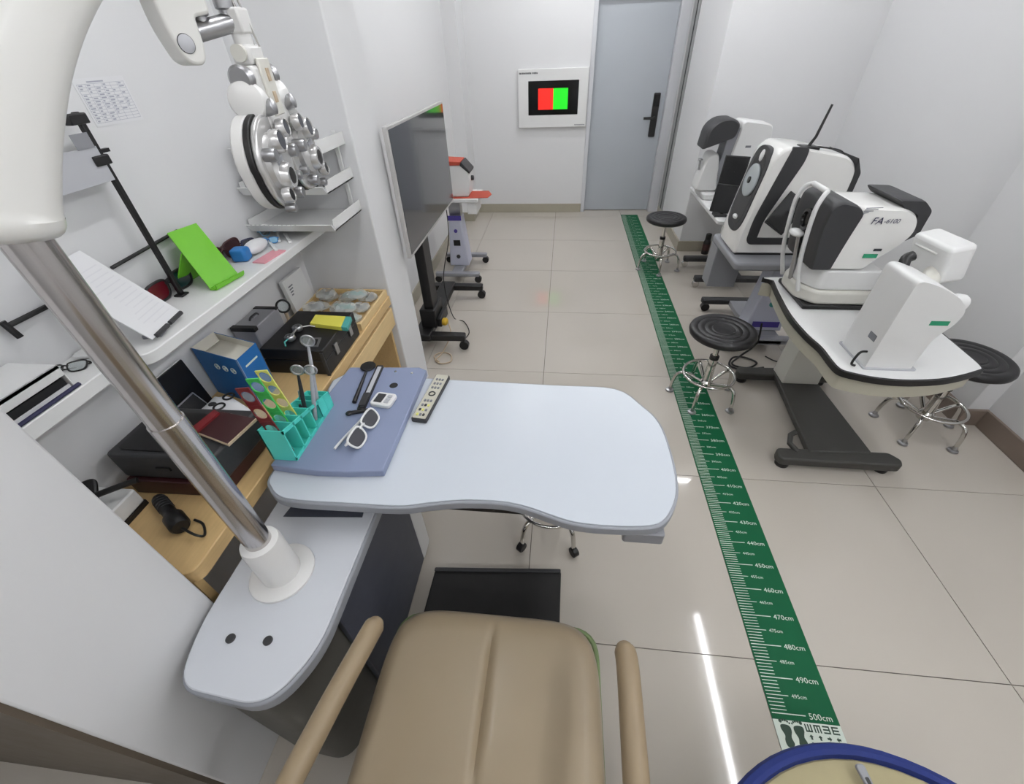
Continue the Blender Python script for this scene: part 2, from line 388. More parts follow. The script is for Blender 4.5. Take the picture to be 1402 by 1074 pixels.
# drop end of the arm with round cap
MB().prism(fillet([(.268, 1.80), (.264, 1.70), (.276, 1.657), (.300, 1.655), (.308, 1.675), (.310, 1.708), (.334, 1.712), (.334, 1.80)], [.01, .03, .014, .014, .02, .004, .006, .01], 5), -.021, .021, 'XZ', M=Matrix.Translation((x, y, 0)) @ Matrix(((AD.x, AN.x, 0, 0), (AD.y, AN.y, 0, 0), (0, 0, 1, 0), (0, 0, 0, 1)))).build('arm_end', 'arm_white', arm, bev=.006, seg=3)
c = AP(.283, 1.680); MB().lathe([(.0105, 0), (.0105, .0015), (.0098, .002)], c+AN*.0205, 28, AN).build('round_cap', 'light_grey', arm)
MB().ring((0, 0, 0), .0107, .0007, 28, 6, M=frame(c+AN*.0212, AD, AN)).build('cap_joint', 'charcoal', arm)
# the wide table of the unit
ZT = .75
tp = [(369, 652), (370, 668), (380, 680), (405, 686), (470, 690), (545, 694), (585, 690), (632, 686), (685, 688), (720, 695), (755, 707), (785, 716), (826, 721), (880, 722), (908, 715), (924, 690), (927, 660), (918, 617), (903, 579), (880, 556), (842, 532), (760, 527), (606, 519), (470, 513), (440, 560), (400, 610)]
tp = [tuple(onZ(*q, ZT)[:2]) for q in tp]
tp = catmull([(a, b, 0) for a, b in tp], 4, True); tp = [(p_.x, p_.y) for p_ in tp]
cx, cy = sum(a for a, b in tp)/len(tp), sum(b for a, b in tp)/len(tp)
def offs(p, d):
    n = len(p); out = []
    for i in range(n):
        a = Vector(p[i-1]); b = Vector(p[(i+1) % n]); tg = (b-a).normalized(); nn = Vector((-tg.y, tg.x))
        if nn.dot(Vector((cx, cy))-Vector(p[i])) < 0: nn = -nn
        out.append((p[i][0]+nn.x*d, p[i][1]+nn.y*d))
    return out
tt = MB().prism(offs(tp, -.004), ZT-.031, ZT-.003).build('table_edge', 'edge_grey', u, bev=.004)
MB().prism(offs(tp, .004), ZT-.003, ZT).build('table_top', 'table_white', u, bev=.0012)
MB().bb(-1.42, -.50, .34, .52, ZT-.075, ZT-.026).build('table_beam', 'charcoal', u, bev=.004)
MB().bb(-1.10, -.52, .19, .34, ZT-.045, ZT-.026).build('table_rail', 'black', u, bev=.003)
a, b, c2 = onZ(853, 735, ZT-.05), onZ(906, 740, ZT-.05), onZ(912, 722, ZT-.05)
MB().prism(rrect(a.x, b.x+.006, a.y-.002, a.y+.07, .008), ZT-.072, ZT-.031).build('switch_box', 'mid_grey', u, bev=.003)
MB().prism(rrect(-1.43, -1.26, .40, .52, .02), .60, ZT-.06).build('table_support', 'unit_dark', u)

# ------------------------------------------------------------------ phoropter (faces +X, halves side by side along Y)
PH = CAM+ray(386, 212)*.745
ph = thing('phoropter', 'silver and white phoropter with lens dials hanging from the curved arm', 'phoropter', PH)
def half(y, s):
    M = Matrix.Translation(PH+Vector((0, y, 0)))
    hb = MB()
    disc = [(0+.076*math.cos(a), .0+.080*math.sin(a)) for a in [2*math.pi*k/44 for k in range(44)]]
    disc = [(u_*(1.0 if v_ > 0 else .96), v_*(1. if v_ > 0 else 1.06)) for u_, v_ in disc]
    hb.prism(disc, -.028, -.004, 'YZ', M); hb.build('back_shell', 'phoro_white', ph, bev=.004)
    MB().prism([(a*1.012, b*1.012) for a, b in disc], -.004, .008, 'YZ', M).build('lens_dial', 'black', ph, bev=.002)
    MB().prism([(a*.985, b*.985) for a, b in disc], .008, .02, 'YZ', M).build('front_shell', 'phoro', ph, bev=.004)
    MB().lathe([(.052, .02), (.050, .030), (.030, .032), (.0, .032)][:3], PH+Vector((0, y+s*.008, .0)), 32, (1, 0, 0)).build('face_ring', 'phoro', ph)
    # eyepiece aperture
    c = PH+Vector((.02, y+s*.018, -.022))
    e = MB().lathe([(.026, 0), (.026, .018), (.021, .026), (.015, .026), (.013, .012)], c, 28, (1, 0, 0)).build('eyepiece', 'phoro', ph)
    MB().lathe([(.0148, .0245), (.0146, .0262)], c, 24, (1, 0, 0)).build('aperture', 'black', e)
    # cross-cylinder and prism loupes
    for k, (dy, dz, r) in enumerate([(s*.012, .036, .020), (s*.046, -.052, .014), (-s*.03, .052, .016)]):
        c = PH+Vector((.03, y+dy, dz))
        q = MB().lathe([(r*.7, -.004), (r, .0), (r, .012), (r*.86, .016), (r*.78, .012)], c, 26, (1, 0, .12)).build('loupe', 'phoro', ph)
        MB().lathe([(r*.74, .0125), (r*.74, .0145)], c, 20, (1, 0, .12)).build('loupe_lens', 'black_gloss' if k == 1 else 'dark_lens', q)
    for k, (dy, dz, r, L) in enumerate([(-s*.045, .012, .012, .024), (-s*.02, -.062, .011, .020), (s*.052, .02, .012, .022), (s*.034, -.078, .009, .018), (-s*.05, -.035, .009, .016)]):
        c = PH+Vector((.018, y+dy, dz)); kb = MB()
        kb.lathe([(r*.8, 0), (r, .004), (r, L), (r*.85, L+.003)], c, 18, (1, 0, 0)); kb.build('dial_knob', 'satin', ph)
    MB().prism([(y+s*.02-.014+PH.y, PH.z-.008), (y+s*.02+.012+PH.y, PH.z-.004), (y+s*.02+.012+PH.y, PH.z+.014), (y+s*.02-.014+PH.y, PH.z+.01)], PH.x+.02, PH.x+.034, 'YZ').build('scale_window', 'mid_grey', ph, bev=.001)
    # upper drum knob
    c = PH+Vector((-.004, y-s*.02, .098))
    MB().lathe([(.024, -.03), (.031, -.024), (.033, .012), (.029, .022), (.018, .026)], c, 30, (.2, -1 if s < 0 else 1, .12)).build('power_drum', 'phoro_white', ph)
half(-.072, -1); half(.072, 1)
cb = PH
MB().box(PH+Vector((0, 0, .075)), (.045, .11, .05)).box(PH+Vector((0, 0, .125)), (.04, .085, .05)).build('bridge', 'phoro_white', ph, bev=.006)
MB().box(PH+Vector((.022, 0, .115)), (.006, .05, .09)).build('scale_plate', 'cream', ph, bev=.002)
MB().box(PH+Vector((.026, .0, .135)), (.002, .012, .02)).box(PH+Vector((.026, 0, .1)), (.002, .012, .018)).build('level_vial', 'tan', ph)
for sy in (-1, 1):
    MB().lathe([(.018, 0), (.021, .003), (.021, .017), (.017, .021)], PH+Vector((.0, sy*.048, .132)), 24, (0, sy, 0)).build('levelling_knob', 'satin', ph)
    MB().lathe([(.011, 0), (.013, .002), (.013, .02), (.010, .022)], PH+Vector((.018, sy*.052, .085)), 20, (1, 0, .2)).build('pd_knob', 'satin', ph)
MB().box(PH+Vector((0, -.0, .165)), (.036, .06, .03)).build('hanger_block', 'phoro_white', ph, bev=.006)
MB().cyl(PH+Vector((0, -.038, .168)), PH+Vector((0, .038, .168)), .013, n=20).build('hanger_pin', 'cream', ph)
MB().tube([PH+Vector((0, 0, .175)), PH+Vector((0, 0, .198))], .016, 14).build('swivel', 'phoro_white', ph, bev=.003)
rod0 = PH
rod = [PH+Vector((.012, .01, .176)), PH+Vector((.0, .0, .26)), PH+Vector((-.014, -.012, .38))]
MB().tube(rod, .003, 10).build('near_rod', 'chrome', ph)
MB().tube([p_+Vector((.010, .0, 0)) for p_ in rod], .0018, 8).build('near_rod', 'chrome', ph)

PSC, PRZ = .84, 9.
ph.scale = (PSC, PSC, PSC); ph.rotation_euler = (0, 0, R(PRZ))
hang = PH+Matrix.Rotation(R(PRZ), 3, 'Z') @ (Vector((0, 0, .198))*PSC)
ce = AP(.300, 1.690)
cpl = MB().tube([ce, hang+Vector((0, 0, .012))], .012, 16).build('coupling', 'satin', arm)
MB().box(hang+Vector((0, 0, .012)), (.03, .03, .03)).build('coupling_block', 'phoro_white', arm, bev=.003)
for q in (.35, .85):
    c = ce.lerp(hang+Vector((0, 0, .012)), q)
    MB().lathe([(.008, .008), (.008, .014), (.0125, .016), (.0125, .034), (.010, .037)], c, 18, (0, 0, 1)).build('clamp_screw', 'satin', arm)

# ------------------------------------------------------------------ examination chair
ch = thing('examination_chair', 'beige leather examination chair with padded armrests beside the refraction unit', 'chair', (-.85, -.28, 0))
def cushion(outline, z0, z1, dome, groove=None, nx=26, ny=22, x0=0, x1=1, y0=0, y1=1, rnd=.06):
    # soft cushion: superellipse footprint with a domed top
    vs, fs = [], []
    for j in range(ny+1):
        for i in range(nx+1):
            a, b = -1+2*i/nx, -1+2*j/ny
            ex = x0+(x1-x0)*(a+1)/2; ey = y0+(y1-y0)*(b+1)/2
            k = max(abs(a), abs(b)); q = (abs(a)**6+abs(b)**6)**(1/6) or 1
            sc = k/q if q else 1
            ex = (x0+x1)/2+(ex-(x0+x1)/2)*sc; ey = (y0+y1)/2+(ey-(y0+y1)/2)*sc
            edge = max(0, (k-.82)/.18); z = z1+dome*(1-a*a)*(1-b*b)-rnd*(1-math.sqrt(max(0, 1-edge*edge)))
            if groove: z -= groove(ex, ey)
            vs.append((ex, ey, z))
    n = len(vs)
    fs = [(j*(nx+1)+i, j*(nx+1)+i+1, (j+1)*(nx+1)+i+1, (j+1)*(nx+1)+i) for j in range(ny) for i in range(nx)]
    rim = [i for i in range(nx+1)]+[(j*(nx+1)+nx) for j in range(1, ny+1)]+[ny*(nx+1)+i for i in range(nx-1, -1, -1)]+[j*(nx+1) for j in range(ny-1, 0, -1)]
    base = []
    for r in rim: base.append(n+len(base)); vs.append((vs[r][0], vs[r][1], z0))
    L = len(rim); fs += [(rim[k], base[k], base[(k+1) % L], rim[(k+1) % L]) for k in range(L)]; fs.append(tuple(base))
    return vs, fs
SX0, SX1, SY0, SY1, SZ = -1.135, -.585, -.62, .035, .50
vs, fs = cushion(None, SZ-.10, SZ, .022, lambda a, b: .014*math.exp(-((a+.86)/.009)**2)*max(0, min(1, (b+.42)*6, (.0-b+.02)*12)), 70, 30, SX0, SX1, SY0, SY1, .05)
seat = MB().add(vs, fs).build('seat', 'seat', ch, smooth=60)
MB().tube([(p_[0], p_[1], SZ-.098) for p_ in fillet([(SX0, SY0), (SX1, SY0), (SX1, SY1), (SX0, SY1)], .07, 6)], .007, 8, True).build('piping', 'piping', seat)
vs, fs = cushion(None, 0, .09, .02, None, 24, 24, -.27, .27, -.33, .33, .04)
MB().add(vs, fs, Matrix.Translation((-.86, -.665, .80)) @ Matrix.Rotation(R(8), 4, 'X') @ Matrix.Rotation(R(-90), 4, 'X') @ Matrix.Scale(-1, 4, (0, 0, 1)) @ Matrix.Translation((0, 0, -.02))).build('backrest', 'seat', ch, smooth=60)
for s_, xa, xb in ((-1, -1.103, -1.155), (1, -.558, -.568)):
    pts = catmull([(xa, -.095, .675), (xa, -.14, .70), (xa+(xb-xa)*.5, -.28, .712), (xb, -.45, .715), (xb, -.66, .70)], 6)
    am = MB().tube(pts, [.012 if i == 0 else (.018 if i < 3 else .0225) for i in range(len(pts))], 16).build('armrest', 'seat_arm', ch)
    MB().tube([(xb, -.47, .70), (xb-s_*.02, -.47, .43)], .016, 10).build('arm_bracket', 'charcoal', am)
    MB().tube([(xb, -.62, .70), (xb-s_*.02, -.62, .43)], .016, 10).build('arm_bracket', 'charcoal', am)
MB().bb(-1.08, -.64, -.58, 0., SZ-.15, SZ-.10).build('seat_frame', 'charcoal', ch, bev=.006)
MB().lathe([(.28, 0), (.28, .03), (.25, .05), (.10, .07), (.075, .1), (.075, .35)], (-.86, -.30, 0), 40).build('pedestal', 'charcoal', ch)
fr = MB().prism(fillet([(-1.165, .10), (-.675, .13), (-.672, .36), (-1.16, .325)], .012, 3), .06, .10).build('footrest', 'rubber', ch, bev=.006)
MB().prism(fillet([(-1.160, .312), (-.674, .347), (-.674, .362), (-1.160, .327)], .004, 2), .10, .108).build('footrest_lip', 'charcoal', fr, bev=.002)
for x in (-1.02, -.76): MB().tube([(x, .20, .06), (x+.02, -.02, .08), (x+.03, -.14, .37)], .014, 10).build('footrest_bracket', 'charcoal', fr)

# ------------------------------------------------------------------ stools
SEAT_H = .47
def make_stool(label, loc, seat_m, black_wheels=False, rz=0):
    st = thing('wheeled_stool', label, 'stool', (0, 0, 0))
    hz = SEAT_H
    MB().lathe([(.04, -.052), (.15, -.048), (.167, -.036), (.171, -.022), (.166, -.008), (.155, -.001), (.14, -.002), (.128, -.006), (.122, -.002), (.10, -.003), (.094, -.007), (.088, -.003), (.066, -.003), (.060, -.007), (.054, -.003), (.03, -.005), (.006, -.006)], (0, 0, hz), 48).build('seat', seat_m, st, local=True)
    MB().lathe([(.075, -.064), (.075, -.052), (.03, -.052)], (0, 0, hz), 24).build('seat_plate', 'black', st, local=True)
    MB().tube([(.03, 0, hz-.06), (.10, .03, hz-.066), (.13, .04, hz-.066)], .005, 8).build('lift_lever', 'black', st, local=True)
    MB().cyl((0, 0, .27), (0, 0, hz-.05), .0145, n=20).build('gas_post', 'chrome', st, local=True)
    MB().cyl((0, 0, .105), (0, 0, .285), .024, .022, n=24).build('column', 'chrome', st, local=True)
    MB().cyl((0, 0, .272), (0, 0, .292), .025, n=24).build('collar', 'black', st, local=True)
    MB().lathe([(.03, .075), (.034, .085), (.034, .115), (.026, .125)], (0, 0, 0), 24).build('hub', 'chrome', st, local=True)
    MB().ring((0, 0, .165), .138, .0075, 48, 10).build('foot_ring', 'chrome', st, local=True)
    for k in range(5):
        a = 2*math.pi*k/5; ca, sa = math.cos(a), math.sin(a)
        pts = catmull([(.02, 0, .10), (.07, 0, .125), (.125, 0, .150), (.163, 0, .135), (.178, 0, .085), (.183, 0, .035)], 4)
        lg = MB().tube([(p_.x*ca, p_.x*sa, p_.z) for p_ in pts], .0095, 10).build('leg', 'chrome', st, local=True)
        if black_wheels:
            MB().cyl((.188*ca-.013*sa, .188*sa+.013*ca, .022), (.188*ca+.013*sa, .188*sa-.013*ca, .022), .022, n=18).build('caster', 'black', lg, local=True, bev=.003)
        else:
            MB().lathe([(.021, 0), (.024, .004), (.022, .011), (.010, .015), (.009, .036)], (.183*ca, .183*sa, 0), 20).build('foot_pad', 'satin', lg, local=True)
    st.location = loc; st.rotation_euler = (0, 0, R(rz))
    return st
G = 'round black stools'
s2 = make_stool('black round stool with chrome base standing partly on the green ruler by the refractor table', (.155, 1.575, 0), 'leather', rz=24)
s1 = copy_tree(s2); s1.location = (.185, 3.44, 0); s1.rotation_euler = (0, 0, R(50))
s1['label'] = 'black round stool on the green ruler near the grey door'
s3 = copy_tree(s2); s3.location = (1.215, 1.375, 0); s3.rotation_euler = (0, 0, R(8))
s3['label'] = 'black round stool between the instrument table and the corner of the wall'
s4 = make_stool('black round stool with black casters tucked under the long white table', (-.725, .64, 0), 'leather', True, rz=-55)
for q in (s1, s2, s3, s4): q['group'] = G

# ------------------------------------------------------------------ blue-rimmed low pouf at the end of the ruler
pc, pr_, pz = (-.034, -.572), .414, .44
t = thing('round_pouf', 'round khaki topped pouf with a blue rim at the end of the ruler', 'pouf', (pc[0], pc[1], 0))
MB().lathe([(pr_-.05, 0), (pr_-.02, .02), (pr_-.012, pz-.05), (pr_-.03, pz-.02)], (*pc, 0), 56).build('body', 'khaki', t)
MB().lathe([(pr_-.014, pz-.05), (pr_, pz-.04), (pr_+.002, pz-.024), (pr_-.003, pz-.010), (pr_-.013, pz-.004), (pr_-.022, pz-.007), (pr_-.026, pz-.02)], (*pc, 0), 72).build('rim', 'blue', t)
MB().lathe([(pr_-.02, pz-.03), (pr_-.03, pz-.016), (pr_-.12, pz-.002), (.02, pz+.004)], (*pc, 0), 56).build('top_pad', 'khaki', t)
a, b = onZ(1174, 1047, pz+.005), onZ(1196, 1090, pz+.008)
M = frame(a, b-a, (0, 0, 1)); L = (b-a).length
MB().prism(fillet([(0, -.010), (L, -.007), (L, .007), (0, .010)], .009, 5), 0, .008, M=M).build('zip_pull', 'mid_grey', t, bev=.002)
MB().prism(fillet([(L*.45, -.004), (L*.9, -.003), (L*.9, .003), (L*.45, .004)], .003, 4), .008, .0085, M=M).build('pull_slot', 'black', t)

# ------------------------------------------------------------------ wall chart display
YB = 5.15
t = thing('vision_chart_display', 'white framed chart display showing red and green squares on back wall', 'display', (-.88, YB, .92))
MB().prism(rrect(-1.25, -.50, .925, 1.455, .012), YB-.045, YB-.001, 'XZ').build('case', 'white', t, bev=.005)
sc = MB().bb(-1.138, -.598, YB-.047, YB-.044, 1.045, 1.352).build('screen', 'screen_black', t)
MB().bb(-1.03, -.868, YB-.0485, YB-.047, 1.095, 1.285).build('red_field', 'screen_red', sc)
MB().bb(-.868, -.71, YB-.0485, YB-.047, 1.095, 1.285).build('green_field', 'screen_green', sc)
def dashes(x0, x1, z0, z1, y, gaps):   # small print too fine to read
    m = MB(); x = x0; k = 0
    while x < x1:
        w_ = (.010, .014, .008, .012)[k % 4]*(z1-z0)/.016
        if k not in gaps: m.add([(x, y, z0), (x+w_*.75, y, z0), (x+w_*.75, y, z1-(k % 3)*.002), (x, y, z1-(k % 2)*.002)], [(0, 1, 2, 3)])
        x += w_; k += 1
    return m
dashes(-1.235, -1.04, 1.412, 1.428, YB-.0455, (12,)).build('heading_print', 'print_dark', t, smooth=0)['kind'] = 'stuff'
dashes(-.625, -.515, .942, .953, YB-.0455, ()).build('maker_print', 'print_grey', t, smooth=0)['kind'] = 'stuff'

# ------------------------------------------------------------------ television on a rolling cart
TX = -1.5
t = thing('television', 'large flat television on a black rolling cart beside the partition', 'television', (-1.6, 2.2, 0))
MB().bb(TX-.022, TX, 1.618, 2.675, .815, 1.405).build('frame', 'tv_frame', t, bev=.004)
s_ = MB().bb(TX, TX+.002, 1.632, 2.662, .832, 1.392).build('screen', 'tv_screen', t)
MB().bb(TX-.085, TX-.022, 1.85, 2.45, .88, 1.30).build('rear_housing', 'black', t, bev=.01)
MB().bb(TX-.15, TX-.085, 2.08, 2.22, .25, 1.25).build('mast', 'black', t, bev=.006)
MB().bb(TX-.12, TX-.085, 1.98, 2.32, .95, 1.2).build('mount_plate', 'black', t, bev=.004)
MB().bb(-1.72, -1.60, 1.95, 2.82, .08, .13).bb(-1.68, -1.57, 2.05, 2.26, .13, .27).build('base_beam', 'black', t, bev=.008)
for y in (2.0, 2.78):
    lg = MB().prism(fillet([(-1.78, y-.035), (-1.36, y-.028), (-1.36, y+.028), (-1.78, y+.035)], .012, 3), .075, .12).build('leg', 'black', t, bev=.006)
    for x in (-1.375, -1.76):
        MB().cyl((x, y-.02, .033), (x, y+.02, .033), .033, n=20).tube([(x, y, .06), (x-.01, y, .08)], .012, 8).build('caster', 'black', lg, bev=.003)
t = thing('power_strip', 'black power block with yellow plugs hanging on the television cart base', 'power strip', (-1.56, 2.0, 0))
MB().bb(-1.569, -1.535, 2.06, 2.25, .135, .20).build('housing', 'black', t, bev=.006)
for q in ((586, 437), (602, 411)):
    c = onX(*q, -1.534); c.y = min(max(c.y, 2.08), 2.24); c.z = .165
    MB().lathe([(.020, 0), (.024, .008), (.024, .026), (.012, .036)], c, 16, (1, 0, 0)).build('plug', 'plug_yellow', t)
(MB().tube(catmull([(-1.50, 2.1, .155), (-1.48, 2.05, .08), (-1.52, 1.92, .012), (-1.55, 1.84, .006), (-1.50, 1.80, .006), (-1.44, 1.83, .006), (-1.46, 1.91, .006), (-1.53, 1.93, .006), (-1.57, 1.88, .006), (-1.52, 1.82, .006)], 6), .0045, 8).build('cable', 'tan', t))
TV = [o for o in COL.objects if o.name == 'television'][0]
(MB().tube(catmull([(-1.515, 2.5, .83), (-1.53, 2.52, .6), (-1.60, 2.48, .3), (-1.55, 2.42, .02), (-1.45, 2.36, .007), (-1.38, 2.2, .007), (-1.42, 2.06, .007)], 6), .0035, 8).build('cable', 'black', TV))

# ------------------------------------------------------------------ instrument with red cover on rolling stand (far left)
t = thing('rolling_stand', 'pale rolling stand with silver feet in front of back wall', 'instrument stand', (-1.66, 3.32, 0))
MB().prism([(-1.74, .09), (-1.56, .09), (-1.60, .52), (-1.70, .52)], 3.23, 3.40, 'XZ').build('column', 'lavender', t, bev=.01)
MB().bb(-1.71, -1.59, 3.225, 3.23, .50, .54).build('column_band', 'purple', t)
MB().bb(-1.68, -1.62, 3.224, 3.229, .28, .33).build('switch_panel', 'black', t)
MB().lathe([(.018, 0), (.018, .006), (.012, .008)], (-1.65, 3.2295, .18), 20, (0, -1, 0)).build('socket', 'charcoal', t)
MB().lathe([(.016, 0), (.016, .004)], (-1.65, 3.2295, .41), 20, (0, -1, 0)).build('emblem', 'purple', t)
MB().bb(-1.70, -1.60, 3.27, 3.36, .52, .66).build('lift_tube', 'satin', t)
MB().bb(-1.80, -1.42, 3.17, 3.47, .66, .69).build('top_plate', 'white', t, bev=.006)
MB().bb(-1.52, -1.44, 3.2, 3.42, .56, .66).build('drawer', 'white', t, bev=.004)
MB().bb(-1.70, -1.60, 3.07, 3.53, .055, .09).build('base_beam', 'mid_grey', t, bev=.006)
for y in (3.08, 3.53):
    lg = MB().bb(-1.84, -1.44, y-.028, y+.028, .06, .095).build('leg', 'mid_grey', t, bev=.008)
    for x in (-1.455, -1.82):
        MB().cyl((x, y-.018, .031), (x, y+.018, .031), .031, n=18).tube([(x, y, .05), (x, y, .065)], .014, 8).build('caster', 'black', lg, bev=.003)
t = thing('lens_meter', 'white instrument with red lid and dark front on the pale stand', 'instrument', (-1.6, 3.32, .69))
MB().prism(fillet([(-1.71, .694), (-1.50, .694), (-1.485, .78), (-1.485, .87), (-1.53, .93), (-1.71, .93)], [.01, .02, .02, .02, .02, .01], 4), 3.22, 3.40, 'XZ').build('body', 'white', t, bev=.008)
MB().prism([(-1.71, .93), (-1.555, .93), (-1.545, .955), (-1.71, .965)], 3.215, 3.405, 'XZ').build('lid', 'red_cloth', t, bev=.004)
MB().prism([(-1.555, .93), (-1.48, .868), (-1.475, .885), (-1.54, .955)], 3.215, 3.405, 'XZ').build('front_slope', 'charcoal', t, bev=.003)
MB().lathe([(.02, 0), (.018, .02), (.012, .022)], (-1.485, 3.31, .82), 18, (1, 0, 0)).build('eyepiece', 'charcoal', t)
tag(MB().prism(fillet([(-1.83, 3.17), (-1.34, 3.20), (-1.32, 3.30), (-1.36, 3.41), (-1.83, 3.40)], .01, 3), .690, .694).build('red_cloth', 'red_cloth'), 'red cloth spread under the white instrument with the red lid', 'cloth')

# ------------------------------------------------------------------ right hand instrument tables
def floor_cable(name, pts, r, label):
    return tag(MB().tube(catmull(pts, 6), r, 8).build(name, 'black'), label, 'cable')
ZR = .66
t = thing('instrument_table', 'white instrument table with black edge and dark grey foot frame', 'table', (.66, 1.40, 0))
tp2 = [(1058, 384), (1066, 402), (1082, 431), (1104, 457), (1124, 475), (1138, 493), (1150, 505), (1168, 511), (1205, 518), (1250, 521), (1300, 518), (1340, 508), (1345, 502), (1320, 480), (1275, 442), (1262, 430), (1250, 415), (1200, 372), (1150, 362), (1080, 372)]
tp2 = [tuple(onZ(*q, ZR)[:2]) for q in tp2]
tp2 = [(a, b) for a, b in tp2[:15]]+[(.95, 1.55), (.95, 1.78), (.93, 1.80), (.40, 1.80)]
tp2 = [(p_.x, p_.y) for p_ in catmull([(a, b, 0) for a, b in tp2], 4, True)]
cx, cy = .66, 1.4
MB().prism(offs(tp2, -.003), ZR-.028, ZR-.002).build('table_edge', 'black', t, bev=.004)
MB().prism(offs(tp2, .006), ZR-.002, ZR).build('table_top', 'white', t, bev=.001)
MB().prism(offs(tp2, .014), ZR-.095, ZR-.028).build('apron', 'apron', t, bev=.003)
MB().prism([(.60, .08), (.80, .08), (.78, .57), (.62, .57)], 1.62, 1.76, 'XZ').build('column', 'cream', t, bev=.006)
MB().bb(.645, .755, 1.645, 1.735, .50, .60).build('lift_tube', 'satin', t)
MB().bb(.58, .82, 1.60, 1.78, .50, .586).build('motor_housing', 'cream', t, bev=.01)
MB().prism(fillet([(.53, 1.08), (.82, 1.09), (.80, 1.76), (.60, 1.76)], .01, 3), .045, .082).build('base_plate', 'foot_grey', t, bev=.006)
for y, x0, x1 in ((1.745, .40, .93), (1.062, .39, .925)):
    lg = MB().prism(fillet([(x0, y-.035), (x1, y-.04), (x1+.015, y+.0), (x1-.02, y+.045), (x0, y+.04), (x0-.015, y)], .015, 3), .028, .075).build('leg', 'foot_grey', t, bev=.008)
    for x in (x0+.03, x1-.05): MB().lathe([(.03, 0), (.032, .008), (.028, .028)], (x, y, 0), 22).build('foot_pad', 'black', lg)
pd = onZ(1082, 596, .09)
MB().tube([(.48, 1.085, .07), (.45, 1.12, .09), (.47, 1.17, .10), (.50, 1.19, .10)], .013, 10).build('pedal', 'foot_grey', t)
# autorefractor
YN = 1.46
t = thing('autorefractor', 'white and charcoal autorefractor with chin rest and lettered side', 'autorefractor', (.62, 1.58, ZR))
def poly(pts, y): return [(q.x, q.z) for q in (onY(a, b, y) for a, b in pts)]
MB().bb(.415, .80, YN-.02, 1.74, ZR, ZR+.022).build('foot_plate', 'black', t, bev=.006)
MB().prism(fillet([(.395, 1.53), (.455, YN-.015), (.80, YN-.015), (.80, 1.75), (.455, 1.75), (.395, 1.68)], .03, 5), ZR+.022, ZR+.088).build('base', 'cream', t, bev=.014, seg=3)
zb = .842
MB().prism(fillet([(.40, 1.55), (.455, YN+.0), (.70, YN+.0), (.70, 1.73), (.455, 1.73), (.40, 1.66)], .02, 4), ZR+.088, zb).build('slide', 'white', t, bev=.008)
def shell(poly2, y0, y1, rnd=.03, k=.9):
    c = (sum(p_[0] for p_ in poly2)/len(poly2), sum(p_[1] for p_ in poly2)/len(poly2)); rings = []
    for y, s_ in ((y0, k), (y0+rnd*.35, k+(1-k)*.7), (y0+rnd, 1), (y1-rnd, 1), (y1-rnd*.35, k+(1-k)*.7), (y1, k)):
        rings.append([(c[0]+(a-c[0])*s_, y, c[1]+(b-c[1])*s_) for a, b in poly2])
    return rings
bodyp = fillet([(.45, zb), (.60, zb), (.635, zb+.05), (.70, zb+.11), (.735, zb+.17), (.715, zb+.235), (.66, zb+.262), (.48, zb+.268), (.45, zb+.25)], [.01, .02, .04, .05, .04, .04, .04, .02, .02], 5)
MB().loft(shell(bodyp, YN, 1.73, .045, .93)).build('body', 'white_gloss', t)
frontp = fillet([(.39, zb), (.468, zb), (.482, zb+.13), (.50, zb+.25), (.47, zb+.275), (.40, zb+.29), (.37, zb+.27), (.362, zb+.18), (.378, zb+.08)], [.01, .01, .08, .02, .02, .04, .03, .06, .05], 5)
MB().loft(shell(frontp, YN-.005, 1.735, .03, .95)).build('front_cowl', 'charcoal', t)
MB().lathe([(.045, 0), (.045, .012), (.032, .016), (.028, .006)], (.368, 1.60, zb+.18), 26, (-1, 0, 0)).build('objective', 'black_gloss', t)
backp = fillet([(.715, zb+.115), (.765, zb+.15), (.765, zb+.25), (.72, zb+.288), (.62, zb+.292), (.65, zb+.262), (.722, zb+.232)], .014, 4)
MB().loft(shell(backp, YN+.02, 1.736, .03, .94)).build('rear_cowl', 'charcoal', t)
MB().box((.772, 1.60, zb+.195), (.012, .19, .09), (0, 0, 0)).build('operator_screen', 'screen_black', t, bev=.004)
for s_, y in ((-1, 1.515), (1, 1.705)):
    MB().tube(catmull([(.405, y, ZR+.06), (.365, y, ZR+.18), (.345, y, ZR+.30), (.335, y, ZR+.42), (.35, y-s_*.01, ZR+.475), (.37, y-s_*.03, ZR+.49)], 5), .0095, 12).build('head_post', 'white', t)
MB().tube(catmull([(.37, 1.545, ZR+.49), (.36, 1.61, ZR+.495), (.37, 1.675, ZR+.49)], 5), .011, 12).build('forehead_band', 'white', t)
MB().ell((.345, 1.61, ZR+.30), .028, .045, .016).build('chin_cup', 'white', t)
MB().tube([(.36, 1.61, ZR+.30), (.38, 1.61, ZR+.20), (.40, 1.61, ZR+.08)], .011, 12).build('chin_post', 'satin', t)
p0, p1 = onY(1190, 307, YN), onY(1222, 300, YN)
My = lambda x, z: Matrix.Translation((x, YN-.0035, z)) @ Matrix.Rotation(R(90), 4, 'X')
sp = Matrix(((1, .25, 0, 0), (0, 1, 0, 0), (0, 0, 1, 0), (0, 0, 0, 1)))
m = MB(); m.text('FA', .040, My(p0.x, p0.z) @ sp); m.text('-6100', .026, My(p0.x+.048, p0.z+.004) @ sp); m.build('side_lettering', 'navy', t, smooth=0)['kind'] = 'stuff'
m = MB(); q0 = onY(1176, 299, YN)
for k in range(5):
    w_ = .010+.013*k; z = q0.z+.012+.0065*k; m.add([(q0.x+.002*k, YN-.0035, z), (q0.x+.002*k+w_, YN-.0035, z+.003), (q0.x+.002*k+w_, YN-.0035, z+.006), (q0.x+.002*k, YN-.0035, z+.004)], [(0, 1, 2, 3)])
